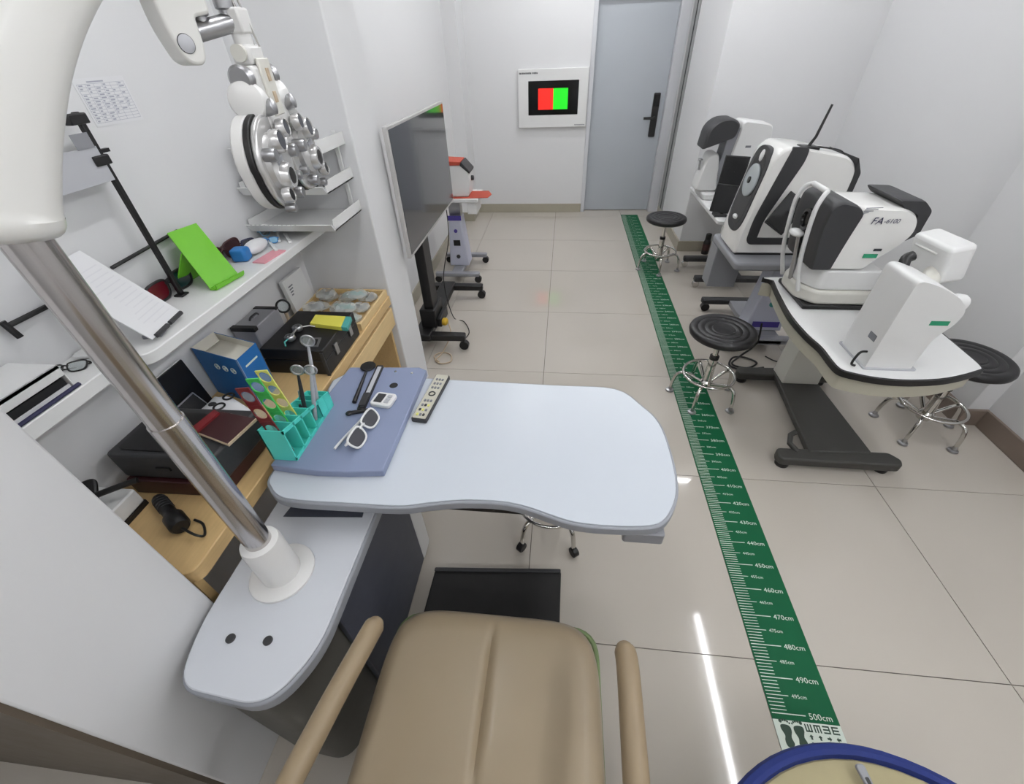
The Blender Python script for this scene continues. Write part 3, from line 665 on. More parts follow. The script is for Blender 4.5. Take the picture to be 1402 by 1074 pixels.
m.build('vent_slots', 'mid_grey', t, smooth=0)['kind'] = 'stuff'
g0 = onY(1180, 353, YN); MB().bb(g0.x, g0.x+.055, YN-.004, YN-.001, g0.z, g0.z+.017).build('green_sticker', 'sticker_green', t)
MB().bb(g0.x+.03, g0.x+.06, YN-.004, YN-.001, g0.z+.03, g0.z+.04).build('name_plate', 'print_dark', t)
# lensmeter with tilted head
t = thing('lensmeter', 'all white lensmeter with tilted screen head on the black edged table', 'lensmeter', (.54, 1.06, ZR))
lp = fillet([(.452, ZR), (.618, ZR), (.622, ZR+.14), (.66, ZR+.20), (.665, ZR+.255), (.62, ZR+.30), (.53, ZR+.345), (.452, ZR+.365)], [.004, .006, .05, .05, .03, .05, .06, .03], 6)
MB().loft(shell(lp, .976, 1.15, .016, .975)).build('body', 'white', t)
MB().prism(rrect(.447, .635, .968, 1.16, .01), ZR, ZR+.006).build('base_plate', 'light_grey', t)
MB().tube(catmull([(.51, 1.14, ZR+.335), (.52, 1.16, ZR+.36), (.54, 1.165, ZR+.37)], 4), .018, 10).build('top_pad', 'black', t)
hm = Matrix.Translation((.70, 1.255, ZR+.335)) @ Matrix.Rotation(R(-12), 4, 'Y') @ Matrix.Rotation(R(4), 4, 'Z')
hd = MB().prism(rrect(-.045, .045, -.095, .095, .022, 6), -.07, .07, M=hm).build('head', 'white', t, bev=.015, seg=3)
MB().box((0, 0, 0), (.008, .11, .008), M=hm @ Matrix.Translation((-.047, .01, .035))).build('grip_ridge', 'white_gloss', hd, bev=.003)
MB().box((0, 0, 0), (.004, .15, .10), M=hm @ Matrix.Translation((.046, 0, 0))).build('screen', 'screen_black', hd)
MB().tube([(.60, 1.12, ZR+.24), (.65, 1.17, ZR+.27), (.68, 1.21, ZR+.29)], .03, 14).build('neck', 'cream', t)
MB().lathe([(.026, 0), (.03, .008), (.03, .03), (.024, .04)], (.655, 1.04, ZR+.255), 24, (1, -.1, -.1)).build('marking_knob', 'white', t)
MB().tube([(.65, 1.05, ZR+.21), (.70, 1.05, ZR+.205)], .009, 10).build('lens_holder', 'black', t)
MB().box((.665, 1.06, ZR+.165), (.06, .05, .012), (0, 10, 0)).build('lens_table', 'satin', t, bev=.002)
MB().box((.655, 1.06, ZR+.115), (.05, .05, .035)).build('nosepiece', 'black', t, bev=.004)
MB().bb(.575, .635, .9745, .976, ZR+.195, ZR+.212).build('green_sticker', 'sticker_green', t)
MB().bb(.4505, .452, 1.0, 1.04, ZR+.105, ZR+.13).build('rating_label', 'print_grey', t)
tag(MB().tube(catmull([(.449, 1.0, ZR+.062), (.43, 1.0, ZR+.06), (.418, .995, ZR+.045), (.412, .99, ZR+.012), (.425, .985, ZR+.006)], 5), .0045, 8).build('power_lead', 'black'), 'short black power lead plugged into the white lensmeter', 'cable')

# ------------------------------------------------------------------ middle lift table with large tomograph
ZM = .65
t = thing('lift_table', 'grey lift table with lavender column carrying the large black and white instrument', 'table', (.6, 2.2, 0))
MB().prism(rrect(.285, .86, 1.99, 2.50, .04), ZM-.045, ZM).build('table_top', 'mid_grey', t, bev=.012, seg=3)
MB().bb(.29, .47, 2.36, 2.50, .33, ZM-.045).build('control_box', 'mid_grey', t, bev=.006)
MB().prism([(.55, .10), (.79, .10), (.73, .58), (.61, .58)], 2.18, 2.32, 'XZ').build('column', 'lavender', t, bev=.008)
MB().bb(.59, .76, 2.174, 2.18, .13, .17).build('warning_label', 'purple', t)
MB().lathe([(.02, 0), (.02, .004)], (.67, 2.1799, .30), 20, (0, -1, 0)).build('emblem', 'teal', t)
MB().bb(.62, .72, 2.2, 2.3, .5, ZM-.045).build('lift_tube', 'satin', t)
MB().bb(.58, .76, 2.06, 2.62, .06, .10).build('base_beam', 'mid_grey', t, bev=.006)
for y in (2.09, 2.64):
    lg = MB().bb(.385, .90, y-.03, y+.03, .062, .105).build('leg', 'mid_grey' if y < 2.3 else 'charcoal', t, bev=.01)
    for x in (.42, .87): MB().cyl((x, y-.02, .032), (x, y+.02, .032), .032, n=18).tube([(x, y, .05), (x, y, .07)], .014, 8).build('caster', 'black', lg, bev=.003)
MX0, MX1, MY0, MY1 = .305, .80, 2.12, 2.43
t = thing('corneal_tomograph', 'large white and black tomograph with oval port, side screen and aerial', 'eye instrument', (.55, 2.27, ZM))
sp_ = fillet([(MX0, ZM+.004), (MX1-.02, ZM+.004), (MX1, ZM+.10), (MX1, ZM+.44), (MX1-.06, ZM+.515), (.52, ZM+.555), (.41, ZM+.565), (.365, ZM+.52), (MX0, ZM+.10)], [.01, .02, .04, .06, .05, .04, .05, .06, .04], 6)
MB().loft(shell(sp_, MY0, MY1, .03, .955)).build('body', 'white_gloss', t)
MB().bb(MX0+.01, MX1-.03, MY0+.01, MY1-.01, ZM, ZM+.006).build('gasket', 'black', t)
# oval port in the front face
ym = (MY0+MY1)/2
Mf = frame((.3385, ym, ZM+.325), (0, -1, 0), Vector((-1, 0, .142)))
oval = fillet([(-.122, -.225), (.122, -.225), (.122, .225), (-.122, .225)], .12, 10)
pt = MB().prism(oval, -.02, .006, M=Mf).build('port', 'charcoal', t, bev=.004)
MB().prism([(a*.72, b*.82) for a, b in oval], .004, .0065, M=Mf).build('port_recess', 'black_gloss', pt)
MB().lathe([(.084, .006), (.084, .014), (.075, .018), (.02, .018)], M=Mf @ Matrix.Translation((0, .05, 0)), n=32).build('placido_disc', 'disc_glass', pt)
MB().lathe([(.018, .018), (.017, .024), (.010, .025)], M=Mf @ Matrix.Translation((0, .05, 0)), n=20).build('centre_lens', 'screen_black', pt)
MB().ell((0, 0, 0), .022, .03, .008, M=Mf @ Matrix.Translation((.0, .175, .008))).build('forehead_pad', 'white', pt)
MB().ell((0, 0, 0), .03, .014, .012, M=Mf @ Matrix.Translation((.0, -.15, .008))).build('chin_pad', 'white', pt)
# black band on the near side
ys = MY0-.001
band = [(.435, ZM+.565), (.515, ZM+.562), (.515, ZM+.50), (.41, ZM+.20), (.405, ZM+.105), (.76, ZM+.105), (.76, ZM+.065), (.37, ZM+.065), (.35, ZM+.09), (.352, ZM+.20)]
MB().prism(fillet(band, [.004, .02, .03, .04, .004, .01, .01, .02, .02, .06], 5), MY0-.006, MY0+.012, 'XZ').build('side_band', 'charcoal', t, bev=.003)
MB().prism(fillet([(MX1-.035, ZM+.515), (MX1+.008, ZM+.44), (MX1+.008, ZM+.20), (MX1-.02, ZM+.20), (MX1-.02, ZM+.42)], .01, 4), MY0-.004, MY1, 'XZ').build('rear_band', 'charcoal', t, bev=.003)
MB().box((.53, ym-.10, ZM+.55), (.09, .07, .02), (0, 4, 0)).build('aerial_base', 'black', t, bev=.004)
MB().tube([(.53, ym-.10, ZM+.555), (.55, ym-.10, ZM+.60), (.575, ym-.09, ZM+.735)], [.008, .007, .0055], 10).build('aerial', 'black', t)
MB().tube(catmull([(.56, ym-.10, ZM+.555), (.64, ym-.09, ZM+.545), (.72, ym-.07, ZM+.525), (.79, ym-.05, ZM+.47)], 5), .004, 8).build('aerial_lead', 'black', t)
a, b, c, e = (onY(*q, 2.05) for q in ((1083, 257), (1103, 273), (1071, 313), (1046, 297)))
ctr = (a+b+c+e)/4; ctr = Vector((.475, 2.035, .915))
Mt = frame(ctr, Vector((.8, -.25, -.5)), Vector((-.25, -.8, .55)))
tb = MB().box((0, 0, 0), (.12, .19, .012), M=Mt).build('side_tablet', 'black', t, bev=.004)
MB().box((0, 0, .0068), (.108, .175, .001), M=Mt).build('screen', 'screen_black', tb)
MB().tube([Mt @ Vector((0, 0, -.006)), Vector((.48, 2.125, .90))], .012, 10).build('bracket', 'charcoal', tb)

# ------------------------------------------------------------------ far table with slit-lamp style instrument
ZF = .62
t = thing('corner_table', 'white corner table on dark feet against the pier wall', 'table', (.75, 3.3, 0))
MB().prism(rrect(.415, 1.02, 2.84, 3.80, .03), ZF-.03, ZF).build('table_top', 'white', t, bev=.006)
MB().bb(.65, .82, 3.22, 3.40, .08, ZF-.03).build('column', 'white', t, bev=.006)
for y in (3.48, 3.05):
    lg = MB().bb(.42, 1.0, y-.03, y+.03, .055, .10).build('leg', 'charcoal', t, bev=.01)
    for x in (.44, .97): MB().cyl((x, y-.016, .029), (x, y+.016, .029), .029, n=18).tube([(x, y, .04), (x, y, .06)], .013, 8).build('caster', 'chrome', lg, bev=.003)
MB().bb(.66, .81, 3.05, 3.5, .06, .095).build('base_beam', 'charcoal', t, bev=.006)
YS = 3.50
t = thing('slit_lamp', 'white ophthalmic instrument with curved grey neck and black head by pier wall', 'eye instrument', (.52, 3.5, ZF))
MB().prism(fillet([(.42, 3.36), (.70, 3.32), (.86, 3.34), (.86, 3.70), (.42, 3.66)], .03, 5), ZF, ZF+.05).build('base', 'white', t, bev=.012, seg=3)
MB().loft(shell(fillet([(.365, ZF+.05), (.54, ZF+.05), (.52, ZF+.20), (.49, ZF+.33), (.42, ZF+.33), (.39, ZF+.20)], .03, 4), 3.42, 3.60, .03, .9)).build('chin_rest_body', 'white', t)
neck = fillet([(.53, ZF+.05), (.60, ZF+.05), (.575, ZF+.20), (.585, ZF+.30), (.64, ZF+.42), (.62, ZF+.50), (.52, ZF+.50), (.515, ZF+.34), (.50, ZF+.22)], [.005, .005, .1, .06, .04, .03, .03, .05, .06], 5)
MB().prism(neck, 3.42, 3.58, 'XZ').build('neck', 'mid_grey', t, bev=.012, seg=3)
MB().loft(shell(fillet([(.345, ZF+.36), (.46, ZF+.40), (.57, ZF+.44), (.585, ZF+.53), (.53, ZF+.565), (.43, ZF+.56), (.36, ZF+.50)], [.01, .04, .03, .03, .04, .05, .05], 5), 3.38, 3.62, .04, .88)).build('head', 'charcoal', t)
MB().loft(shell(fillet([(.57, ZF+.30), (.80, ZF+.30), (.84, ZF+.40), (.82, ZF+.52), (.60, ZF+.55)], .03, 5), 3.40, 3.62, .03, .93)).build('rear_body', 'white', t)
MB().tube(catmull([(.37, 3.46, ZF+.36), (.385, 3.45, ZF+.46), (.45, 3.45, ZF+.50)], 5), .009, 10).build('eye_shield', 'white', t)
MB().bb(.66, .70, 3.399, 3.40, ZF+.37, ZF+.385).build('name_plate', 'print_grey', t)
MB().tube([(.38, 3.5, ZF+.20), (.375, 3.5, ZF+.27)], .008, 10).ell((.375, 3.5, ZF+.275), .018, .03, .01).build('chin_cup', 'satin', t)
for k, (x, y, z, w, hh, rz) in enumerate([(.54, 3.16, ZF+.26, .17, .20, -24), (.455, 2.96, ZF+.12, .15, .19, -30)]):
    q = thing('tablet_screen', ['black tablet screen standing upright beside the black headed instrument', 'black tablet leaning near the white corner table edge'][k], 'tablet', (x, y, ZF))
    M = Matrix.Translation((x, y, z)) @ Matrix.Rotation(R(rz), 4, 'Z') @ Matrix.Rotation(R(-14), 4, 'X')
    MB().box((0, 0, 0), (w, .012, hh), M=M).build('casing', 'black', q, bev=.003)
    MB().box((0, -.0065, 0), (w*.92, .001, hh*.92), M=M).build('screen', 'screen_black', q)
    MB().bb(x-.045, x+.045, y-.035, y+.045, ZF, ZF+.015).bb(x+.0, x+.02, y-.01, y+.01, ZF+.01, z).build('foot', 'charcoal', q)
c = (.70, 3.80, 0)
t = thing('spray_can', 'small black and red spray can standing on the floor by pier wall', 'can', c)
MB().lathe([(.031, 0), (.033, .004), (.033, .03)], c, 24).lathe([(.033, .03), (.033, .115)], c, 24).build('body', 'black', t)
MB().lathe([(.0335, .04), (.0335, .1)], c, 24).build('wrap_label', 'maroon', t)
MB().lathe([(.033, .115), (.027, .135), (.024, .14), (.026, .142), (.026, .19), (.022, .195)], c, 24).build('cap', 'black', t)
floor_cable('cable_bundle', [(.52, 1.93, .30), (.53, 1.92, .16), (.47, 1.93, .06), (.42, 1.90, .012), (.50, 1.86, .012), (.58, 1.92, .012), (.52, 1.98, .012), (.44, 1.96, .02), (.40, 1.88, .012), (.47, 1.84, .012), (.60, 1.86, .02)], .006, 'black cable coiled on the floor behind the instrument table')
floor_cable('cable_loop', [(.66, 2.0, .012), (.70, 1.95, .012), (.76, 1.93, .012), (.82, 1.97, .012), (.80, 2.03, .012)], .004, 'thin black cable looping under the lavender column')

# ------------------------------------------------------------------ alcove: desk, shelves, rack
DZ_, XF = .735, -1.55
dk = thing('wooden_desk', 'pale wooden desk with drawer built into the white alcove', 'desk', (-1.74, .65, 0))
MB().prism(fillet([(XL+.002, -.055), (XF-.0, -.055), (XF-.0, 1.360), (XL+.002, 1.360)], [.004, .035, .01, .004], 5), DZ_-.045, DZ_).build('worktop', 'wood', dk, bev=.005)
MB().bb(XF-.02, XF-.002, .70, 1.355, .575, .672).build('drawer_front', 'wood_edge', dk, bev=.003)
MB().bb(XL+.004, XF-.03, -.05, -.03, 0, DZ_-.045).build('side_panel', 'wood', dk)
MB().bb(XL+.004, XF-.03, 1.335, 1.355, 0, DZ_-.045).build('side_panel', 'wood', dk)
MB().bb(XL+.004, XF-.03, .68, .70, .1, DZ_-.045).build('divider', 'wood', dk)
ZS = 1.10
tag(MB().prism(fillet([(XL+.001, .30), (-1.735, .30), (-1.735, 1.365), (XL+.001, 1.365)], [.004, .05, .004, .004], 7), ZS-.032, ZS).build('wall_shelf', 'white', bev=.003), 'long white wall shelf with rounded corner carrying the green stand', 'shelf')
tag(MB().bb(XL+.001, -1.80, -.063, .298, ZS-.040, ZS-.004).build('wall_shelf', 'white', bev=.003), 'short narrow white wall shelf carrying the document tray', 'shelf')
# wall note
t = thing('wall_note', 'printed table sheet taped to the alcove wall', 'notice', (XL, .79, 1.58))
MB().bb(XL+.0005, XL+.0015, .712, .868, 1.533, 1.634).build('sheet', 'paper', t)
m = MB(); xn = XL+.0018
def nl(y0, y1, z0, z1): m.add([(xn, y0, z0), (xn, y1, z0), (xn, y1, z1), (xn, y0, z1)], [(0, 1, 2, 3)])
for k in range(13): z = 1.540+k*.0068; nl(.718, .862, z, z+.0007)
for y in (.718, .742, .766, .79, .815, .838, .861): nl(y, y+.0008, 1.54, 1.622)
for k in range(12):
    for j in range(6):
        if random.random() < (.9 if j < 4 else .35): w_ = random.uniform(.006, .016); nl(.722+j*.0238, .722+j*.0238+w_, 1.5425+k*.0068, 1.5455+k*.0068)
nl(.75, .80, 1.6245, 1.6275)
mat('note_ink', rgb(168, 170, 182), .7)
m.build('printed_table', 'note_ink', t, smooth=0)['kind'] = 'stuff'
# three-tier white tray rack on the side wall
t = thing('tray_rack', 'three tier white plastic tray rack on the alcove side wall', 'rack', (-1.75, 1.25, 1.13))
RY0, RY1 = 1.10, 1.364
for k, z in enumerate((1.135, 1.262, 1.385)):
    x0, x1 = -1.93+.012*k, -1.585; dp = RY0+.0+.02*k
    fl_ = MB().bb(x0, x1, dp, RY1, z, z+.004).build('tray', 'white', t)
    MB().box(((x0+x1)/2, dp-.010, z+.014), (x1-x0, .003, .038), (38, 0, 0)).build('front_lip', 'white', fl_)
    MB().bb(x0, x0+.003, dp, RY1, z, z+.042).build('side_wall', 'white', fl_)
    MB().bb(x1-.003, x1, dp, RY1, z, z+.042).build('side_wall', 'white', fl_)
    m = MB()
    for j in range(11):
        xx = x0+.02+j*.018; m.add([(xx, dp-.022, z+.0296), (xx+.006, dp-.022, z+.0296), (xx+.016, dp-.004, z+.0067), (xx+.010, dp-.004, z+.0067)], [(0, 1, 2, 3)], Matrix.Translation((0, -.0014, .0014)))
    if k == 0: m.build('slots', 'mid_grey', fl_, smooth=0)['kind'] = 'stuff'
for x in (-1.90, -1.62): MB().bb(x-.008, x+.008, 1.352, 1.364, 1.135, 1.43).build('upright', 'white', t, bev=.002)

def spectacles(name, label, frame_m, lens_ms, loc, rz, s=1., fold=True, group=None, tilt=0., temple_m=None, temples=None):
    q = thing(name, label, 'glasses', (0, 0, 0), group=group)
    fr = MB(); out = [(-.026, .014), (.0, .018), (.024, .014), (.026, -.004), (.016, -.018), (-.012, -.019), (-.025, -.008)]
    for sx in (-1, 1):
        pts = catmull([(sx*(.034+a*sx*sx)*s if False else (sx*.034+sx*a)*s, 0, (b+.02)*s) for a, b in out], 4, True)
        MB().tube(pts, .0028*s, 8, True).build('rim', frame_m, q, local=True)
        MB().loft([[p_+Vector((0, -.0008, 0)) for p_ in pts], [p_+Vector((0, .0008, 0)) for p_ in pts]]).build('lens', lens_ms[0 if sx < 0 else 1], q, local=True)
        if temples and sx > 0: tp_ = temples
        elif fold: tp_ = [(sx*.062*s, .002, .03*s), (sx*.06*s, .012, .03*s), (sx*.01*s, .016+.004*sx, .026*s), (-sx*.045*s, .017+.004*sx, .018*s)]
        else: tp_ = [(sx*.062*s, .002, .03*s), (sx*.066*s, .05*s, .031*s), (sx*.066*s, .10*s, .028*s), (sx*.064*s, .135*s, .012*s)]
        MB().tube(catmull(tp_, 5), .0032*s, 8).build('temple', temple_m or frame_m, q, local=True)
    MB().tube([(-.01*s, 0, .026*s), (0, -.002, .029*s), (.01*s, 0, .026*s)], .0028*s, 8).build('bridge', frame_m, q, local=True)
    q.location = loc; q.rotation_euler = (R(tilt), 0, R(rz))
    return q
# --- shelf items
t = thing('card_stand', 'tall thin black rod stand on the shelf holding a grey card', 'stand', (-1.885, .62, ZS))
bx, by = -1.885, .625
MB().box((bx, by, ZS+.003), (.03, .03, .006)).build('base', 'black', t, bev=.002)
MB().box((bx, by, ZS+.24), (.012, .014, .47)).build('rod', 'black', t, bev=.002)
for z, L in ((ZS+.462, .05), (ZS+.375, .045)):
    MB().box((bx+.004, by-.012, z), (.022, L, .022)).build('clamp', 'black', t, bev=.003)
MB().box((bx+.002, by+.012, ZS+.392), (.012, .03, .008)).build('clamp_screw', 'black', t)
cq = [onX(*p_, bx+.01) for p_ in ((95, 200), (131, 200), (158, 246), (95, 246))]
MB().bb(bx+.008, bx+.010, cq[0].y-.10, cq[2].y, cq[2].z, cq[1].z).build('card', 'light_grey', t)
MB().bb(bx+.0095, bx+.0112, cq[1].y-.05, cq[1].y-.004, cq[1].z-.002, cq[1].z+.03).build('note', 'mid_grey', t)
# leaning reading card
Cc, Dd = onZ(248, 428, ZS+.012), onZ(208, 466, ZS+.012); Bb = onX(108, 344, XL+.022); Aa = Bb+(Dd-Cc)*1.0
t = thing('reading_card', 'white printed reading card leaning on the wall with black clip', 'card', (Cc+Dd)/2)
nrm = (Cc-Dd).cross(Bb-Cc).normalized()
if nrm.x < 0: nrm = -nrm
th = nrm*.003
MB().loft([[Dd, Cc, Bb, Aa], [Dd+th, Cc+th, Bb+th, Aa+th]]).build('sheet', 'paper', t)
m = MB(); ux, uy = (Bb-Cc), (Dd-Cc)
for k in range(14):
    w_ = random.uniform(.55, .8); a_, b_ = .1+k*.055, .1+k*.055+.012
    m.add([Cc+th*1.15+ux*a_+uy*.1, Cc+th*1.15+ux*b_+uy*.1, Cc+th*1.15+ux*b_+uy*w_, Cc+th*1.15+ux*a_+uy*w_], [(0, 1, 2, 3)])
mat('faint', rgb(219, 219, 222), .7); m.build('printed_lines', 'faint', t, smooth=0)['kind'] = 'stuff'
e_ = (Dd-Cc); MB().tube([Cc+e_*.05+th*2, Cc+e_*.45+th*2], .006, 8).tube([Cc+e_*.52+th*2, Cc+e_*.9+th*2], .006, 8).build('clip', 'charcoal', t)
tag(MB().box((-1.79, .40, ZS+.0045), (.045, .035, .009), (0, 0, 20)).build('lens_cloth', 'print_grey', bev=.002), 'small grey printed packet in front of the leaning reading card', 'packet')
# lime phone stand
A_, B_ = onZ(287, 396, ZS+.006), onZ(325, 375, ZS+.006); T1, T0 = onX(268, 306, -1.905), onX(228, 320, -1.905)
t = thing('phone_stand', 'bright green plastic phone stand leaning back on the shelf', 'stand', (A_+B_)/2)
n_ = (B_-A_).cross(T0-A_).normalized(); n_ = n_ if n_.x > 0 else -n_
MB().loft([[A_, B_, T1, T0], [p_+n_*.004 for p_ in (A_, B_, T1, T0)]]).build('back_plate', 'lime', t, bev=.0015)
f_ = Vector((.022, 0, .0)); g_ = Vector((.026, 0, .012))
MB().loft([[A_, B_, B_+f_, A_+f_], [p_-Vector((0, 0, .004)) for p_ in (A_, B_, B_+f_, A_+f_)]]).loft([[A_+f_, B_+f_, B_+g_, A_+g_], [p_+Vector((.003, 0, 0)) for p_ in (A_+f_, B_+f_, B_+g_, A_+g_)]]).build('lip', 'lime', t)
MB().loft([[T0.lerp(A_, .35), T1.lerp(B_, .35), Vector((XL+.012, B_.y, ZS+.001)), Vector((XL+.012, A_.y, ZS+.001))], [p_+Vector((-.004, 0, 0)) for p_ in (T0.lerp(A_, .35), T1.lerp(B_, .35), Vector((XL+.012, B_.y, ZS+.001)), Vector((XL+.012, A_.y, ZS+.001)))]]).build('rear_leg', 'lime', t)
spectacles('red_green_glasses', 'goggles with one dark red and one dark green lens by the rod stand', 'black', ('maroon_lens', 'green_lens'), (-1.908, .632, ZS+.004), 90, 1.4, True, tilt=-6)
a_, b_ = onX(153, 367, XL+.012), onX(243, 316, XL+.012)
tag(MB().tube([a_, b_], .005, 8).build('black_stick', 'black'), 'thin black stick fixed along the alcove wall above the shelf', 'stick')
a_, b_, c_, d_ = onX(66, 419, XL+.012), onX(12, 446, XL+.012), onX(2, 441, XL+.012), onX(28, 462, XL+.02)
t = thing('tee_bracket', 'black T shaped bracket on the alcove wall above the document tray', 'bracket', b_)
MB().tube([a_, b_], .006, 8).build('long_bar', 'black', t); MB().tube([c_, d_], .007, 8).build('cross_bar', 'black', t)
p_ = onZ(72, 503, ZS); spectacles('black_spectacles', 'black framed spectacles lying folded beside the white document tray', 'black', ('clear', 'clear'), (-1.885, .228, ZS-.003), 30, .72, True, tilt=-60)
# document tray at the left end
t = thing('document_tray', 'white document tray with papers on the short shelf', 'tray', (-1.87, .12, ZS))
z0 = ZS-.004
MB().bb(-1.935, -1.812, .02, .185, z0, z0+.004).bb(-1.935, -1.812, .182, .185, z0, z0+.06).bb(-1.935, -1.932, .02, .185, z0, z0+.06).bb(-1.935, -1.812, .02, .185, z0+.052, z0+.062).bb(-1.816, -1.812, .02, .185, z0+.035, z0+.062).build('shell', 'white', t, bev=.002)
MB().bb(-1.93, -1.816, .024, .180, z0+.0045, z0+.012).build('paper_stack', 'paper', t)
MB().bb(-1.93, -1.818, .024, .178, z0+.0125, z0+.03).build('folder_cover', 'black', t)
tag(MB().tube([(-1.806, .03, z0+.005), (-1.806, .19, z0+.005)], .0045, 8).build('blue_pen', 'navy'), 'dark blue pen lying in front of the white document tray', 'pen')
for k, (u_, v_, w_, l_, a) in enumerate([(92, 459, .05, .035, 20), (122, 482, .05, .06, 10)]):
    p_ = onZ(u_, v_, ZS); x_ = max(p_.x, XL+.045)
    tag(MB().box((x_, p_.y-.02 if k == 0 else p_.y, ZS+.004), (w_, l_, .008), (0, 0, a)).build('white_card_box', 'white', bev=.002), ['thin white card box beside the black bracket at the wall', 'flat white card box on the corner of the long shelf'][k], 'box')
# right part of the shelf: packets, rods, glasses
p_ = onZ(322, 352, ZS); t = thing('tissue_packet', 'blue and white soft packet lying behind the green phone stand', 'packet', (-1.865, .95, ZS))
MB().box((-1.855, .90, ZS+.022), (.055, .05, .044), (0, 0, 8)).build('blue_wrap', 'sky_blue', t, bev=.01, seg=3)
MB().ell((-1.845, .975, ZS+.022), .032, .06, .022).build('white_roll', 'paper', t)
tag(MB().box((-1.772, .93, ZS+.002), (.05, .12, .004), (0, 0, -6)).build('pink_slip', 'pink'), 'pink paper slip at the front edge of the long shelf', 'paper')
for k, (x_, y_, a) in enumerate([(-1.80, 1.11, 38), (-1.845, 1.12, 34), (-1.81, 1.02, 42)]):
    tag(MB().box((x_, y_, ZS+.005), (.012, .12, .008), (0, 0, a)).build('white_rod', 'white', bev=.002), ['white plastic rod at the front of the shelf under the tray rack', 'white plastic rod beside the pale blue toy glasses', 'white plastic rod beside the pink paper slip'][k], 'rod', 'white rods on the shelf')
spectacles('dark_purple_glasses', 'dark purple folded glasses behind the blue packet on the shelf', 'navy', ('dark_lens', 'dark_lens'), (-1.905, .985, ZS+.002), 60, .9, True, tilt=-30)
spectacles('light_blue_glasses', 'pale blue toy glasses under the tray rack', 'light_blue', ('clear', 'clear'), (-1.90, 1.17, ZS+.002), 70, .75, True, tilt=-20)
spectacles('sky_blue_glasses', 'small sky blue glasses hooked at the lowest tray front', 'sky_blue', ('light_blue', 'light_blue'), (-1.845, 1.055, ZS+.003), 20, .55, True, tilt=-15)
p = spectacles('brown_glasses', 'dark brown sunglasses standing behind the green phone stand', 'maroon', ('maroon', 'maroon'), (-1.905, .885, ZS+.003), 90, 1.45, True)
spectacles('metal_spectacles', 'thin black framed spectacles in the middle rack tray', 'charcoal', ('clear', 'clear'), (-1.65, 1.20, 1.268), 20, .75, True, tilt=-50)
t = thing('lens_packet', 'clear packet with red print in the top rack tray', 'packet', (-1.68, 1.22, 1.39))
MB().box((-1.68, 1.22, 1.40), (.12, .07, .016), (0, 0, 14)).build('pouch', 'clear', t, bev=.004)
MB().box((-1.69, 1.215, 1.409), (.05, .015, .001), (0, 0, 14)).build('red_print', 'red', t)
t = thing('tape_roll', 'grey drum shaped roll in the middle rack tray', 'roll', (-1.90, 1.17, 1.27))
MB().cyl((-1.895, 1.17, 1.2665), (-1.895, 1.17, 1.315), .032, n=28).build('drum', 'light_grey', t, bev=.003)
MB().cyl((-1.895, 1.17, 1.275), (-1.895, 1.17, 1.308), .0328, n=28).build('band', 'mid_grey', t)

# ------------------------------------------------------------------ things on the wooden desk
D = DZ_
def pxz(pts, z): return [tuple(onZ(*q, z)[:2]) for q in pts]
t = thing('plastic_case', 'charcoal plastic case standing on a maroon box on the desk', 'case', (-1.73, .26, D+.056))
MB().prism(fillet([(-1.885, .165), (-1.585, .17), (-1.575, .36), (-1.885, .355)], .018, 4), D+.056, D+.145).build('body', 'charcoal', t, bev=.008, seg=3)
MB().prism(fillet([(-1.86, .185), (-1.70, .185), (-1.70, .33), (-1.86, .33)], .012, 4), D+.145, D+.149).build('recess', 'black', t)
MB().bb(-1.76, -1.72, .163, .168, D+.095, D+.105).build('catch', 'black', t)
tag(MB().prism(fillet([(-1.875, .155), (-1.605, .16), (-1.60, .35), (-1.875, .345)], .006, 2), D, D+.055).build('maroon_box', 'maroon', bev=.003), 'maroon box lying under the charcoal plastic case', 'box')
q = pxz([(260, 589), (293, 562), (351, 573), (312, 609)], D+.158)
t = thing('lens_tray', 'thin dark tray with pale rim lying on the charcoal plastic case', 'tray', (-1.66, .28, D+.149))
MB().prism(q, D+.1495, D+.158).build('rim', 'tan', t, bev=.001)
cx, cy = sum(a for a, b in q)/4, sum(b for a, b in q)/4
MB().prism([(cx+(a-cx)*.96, cy+(b-cy)*.96) for a, b in q], D+.158, D+.1595).build('velvet', 'maroon', t)
MB().prism(pxz([(258, 589), (293, 561), (300, 565), (266, 594)], D+.166), D+.1596, D+.166).build('red_spine', 'rack_red', t)
t = thing('white_pouch', 'white plastic pouch printed with two black rings beside the blue box', 'pouch', (-1.80, .50, D))
ol = pxz([(246, 574), (274, 549), (297, 533), (316, 522), (334, 523), (357, 572), (330, 590), (290, 580)], D+.07)
cx, cy = sum(a for a, b in ol)/8, sum(b for a, b in ol)/8
ol = [(max(a, -1.852), min(b, .50)) for a, b in ol]
cc = [(v_.x, v_.y) for v_ in catmull([(a, b, 0) for a, b in ol], 4, True)]
MB().loft([[(cx+(a-cx)*s_, cy+(b-cy)*s_, z) for a, b in cc] for s_, z in ((.8, D+.001), (.97, D+.02), (1., D+.04), (.93, D+.062), (.7, D+.072), (.3, D+.076))]).build('pouch_body', 'paper', t, smooth=70)
for (u_, v_) in ((300, 557), (313, 543)):
    p_ = onZ(u_, v_, D+.077); MB().ring(p_, .016, .0032, 26, 8).build('printed_ring', 'black', t)
p_ = onZ(291, 554, D+.075); MB().ell(p_, .014, .010, .006).build('grey_tab', 'charcoal', t)
t = thing('metal_frame_photo', 'silver rimmed black frame tucked between pouch and charcoal case', 'frame', (-1.85, .42, D))
a_, b_ = onZ(247, 573, D+.09), onZ(272, 550, D+.09)
M = frame((-1.882, .43, D+.05), (0, 1, 0), Vector((1, 0, .6)))
MB().prism(rrect(-.055, .055, -.045, .045, .004), 0, .006, M=M).build('border', 'satin', t, bev=.001)
MB().prism(rrect(-.05, .05, -.04, .04, .003), .006, .0068, M=M).build('panel', 'black', t)
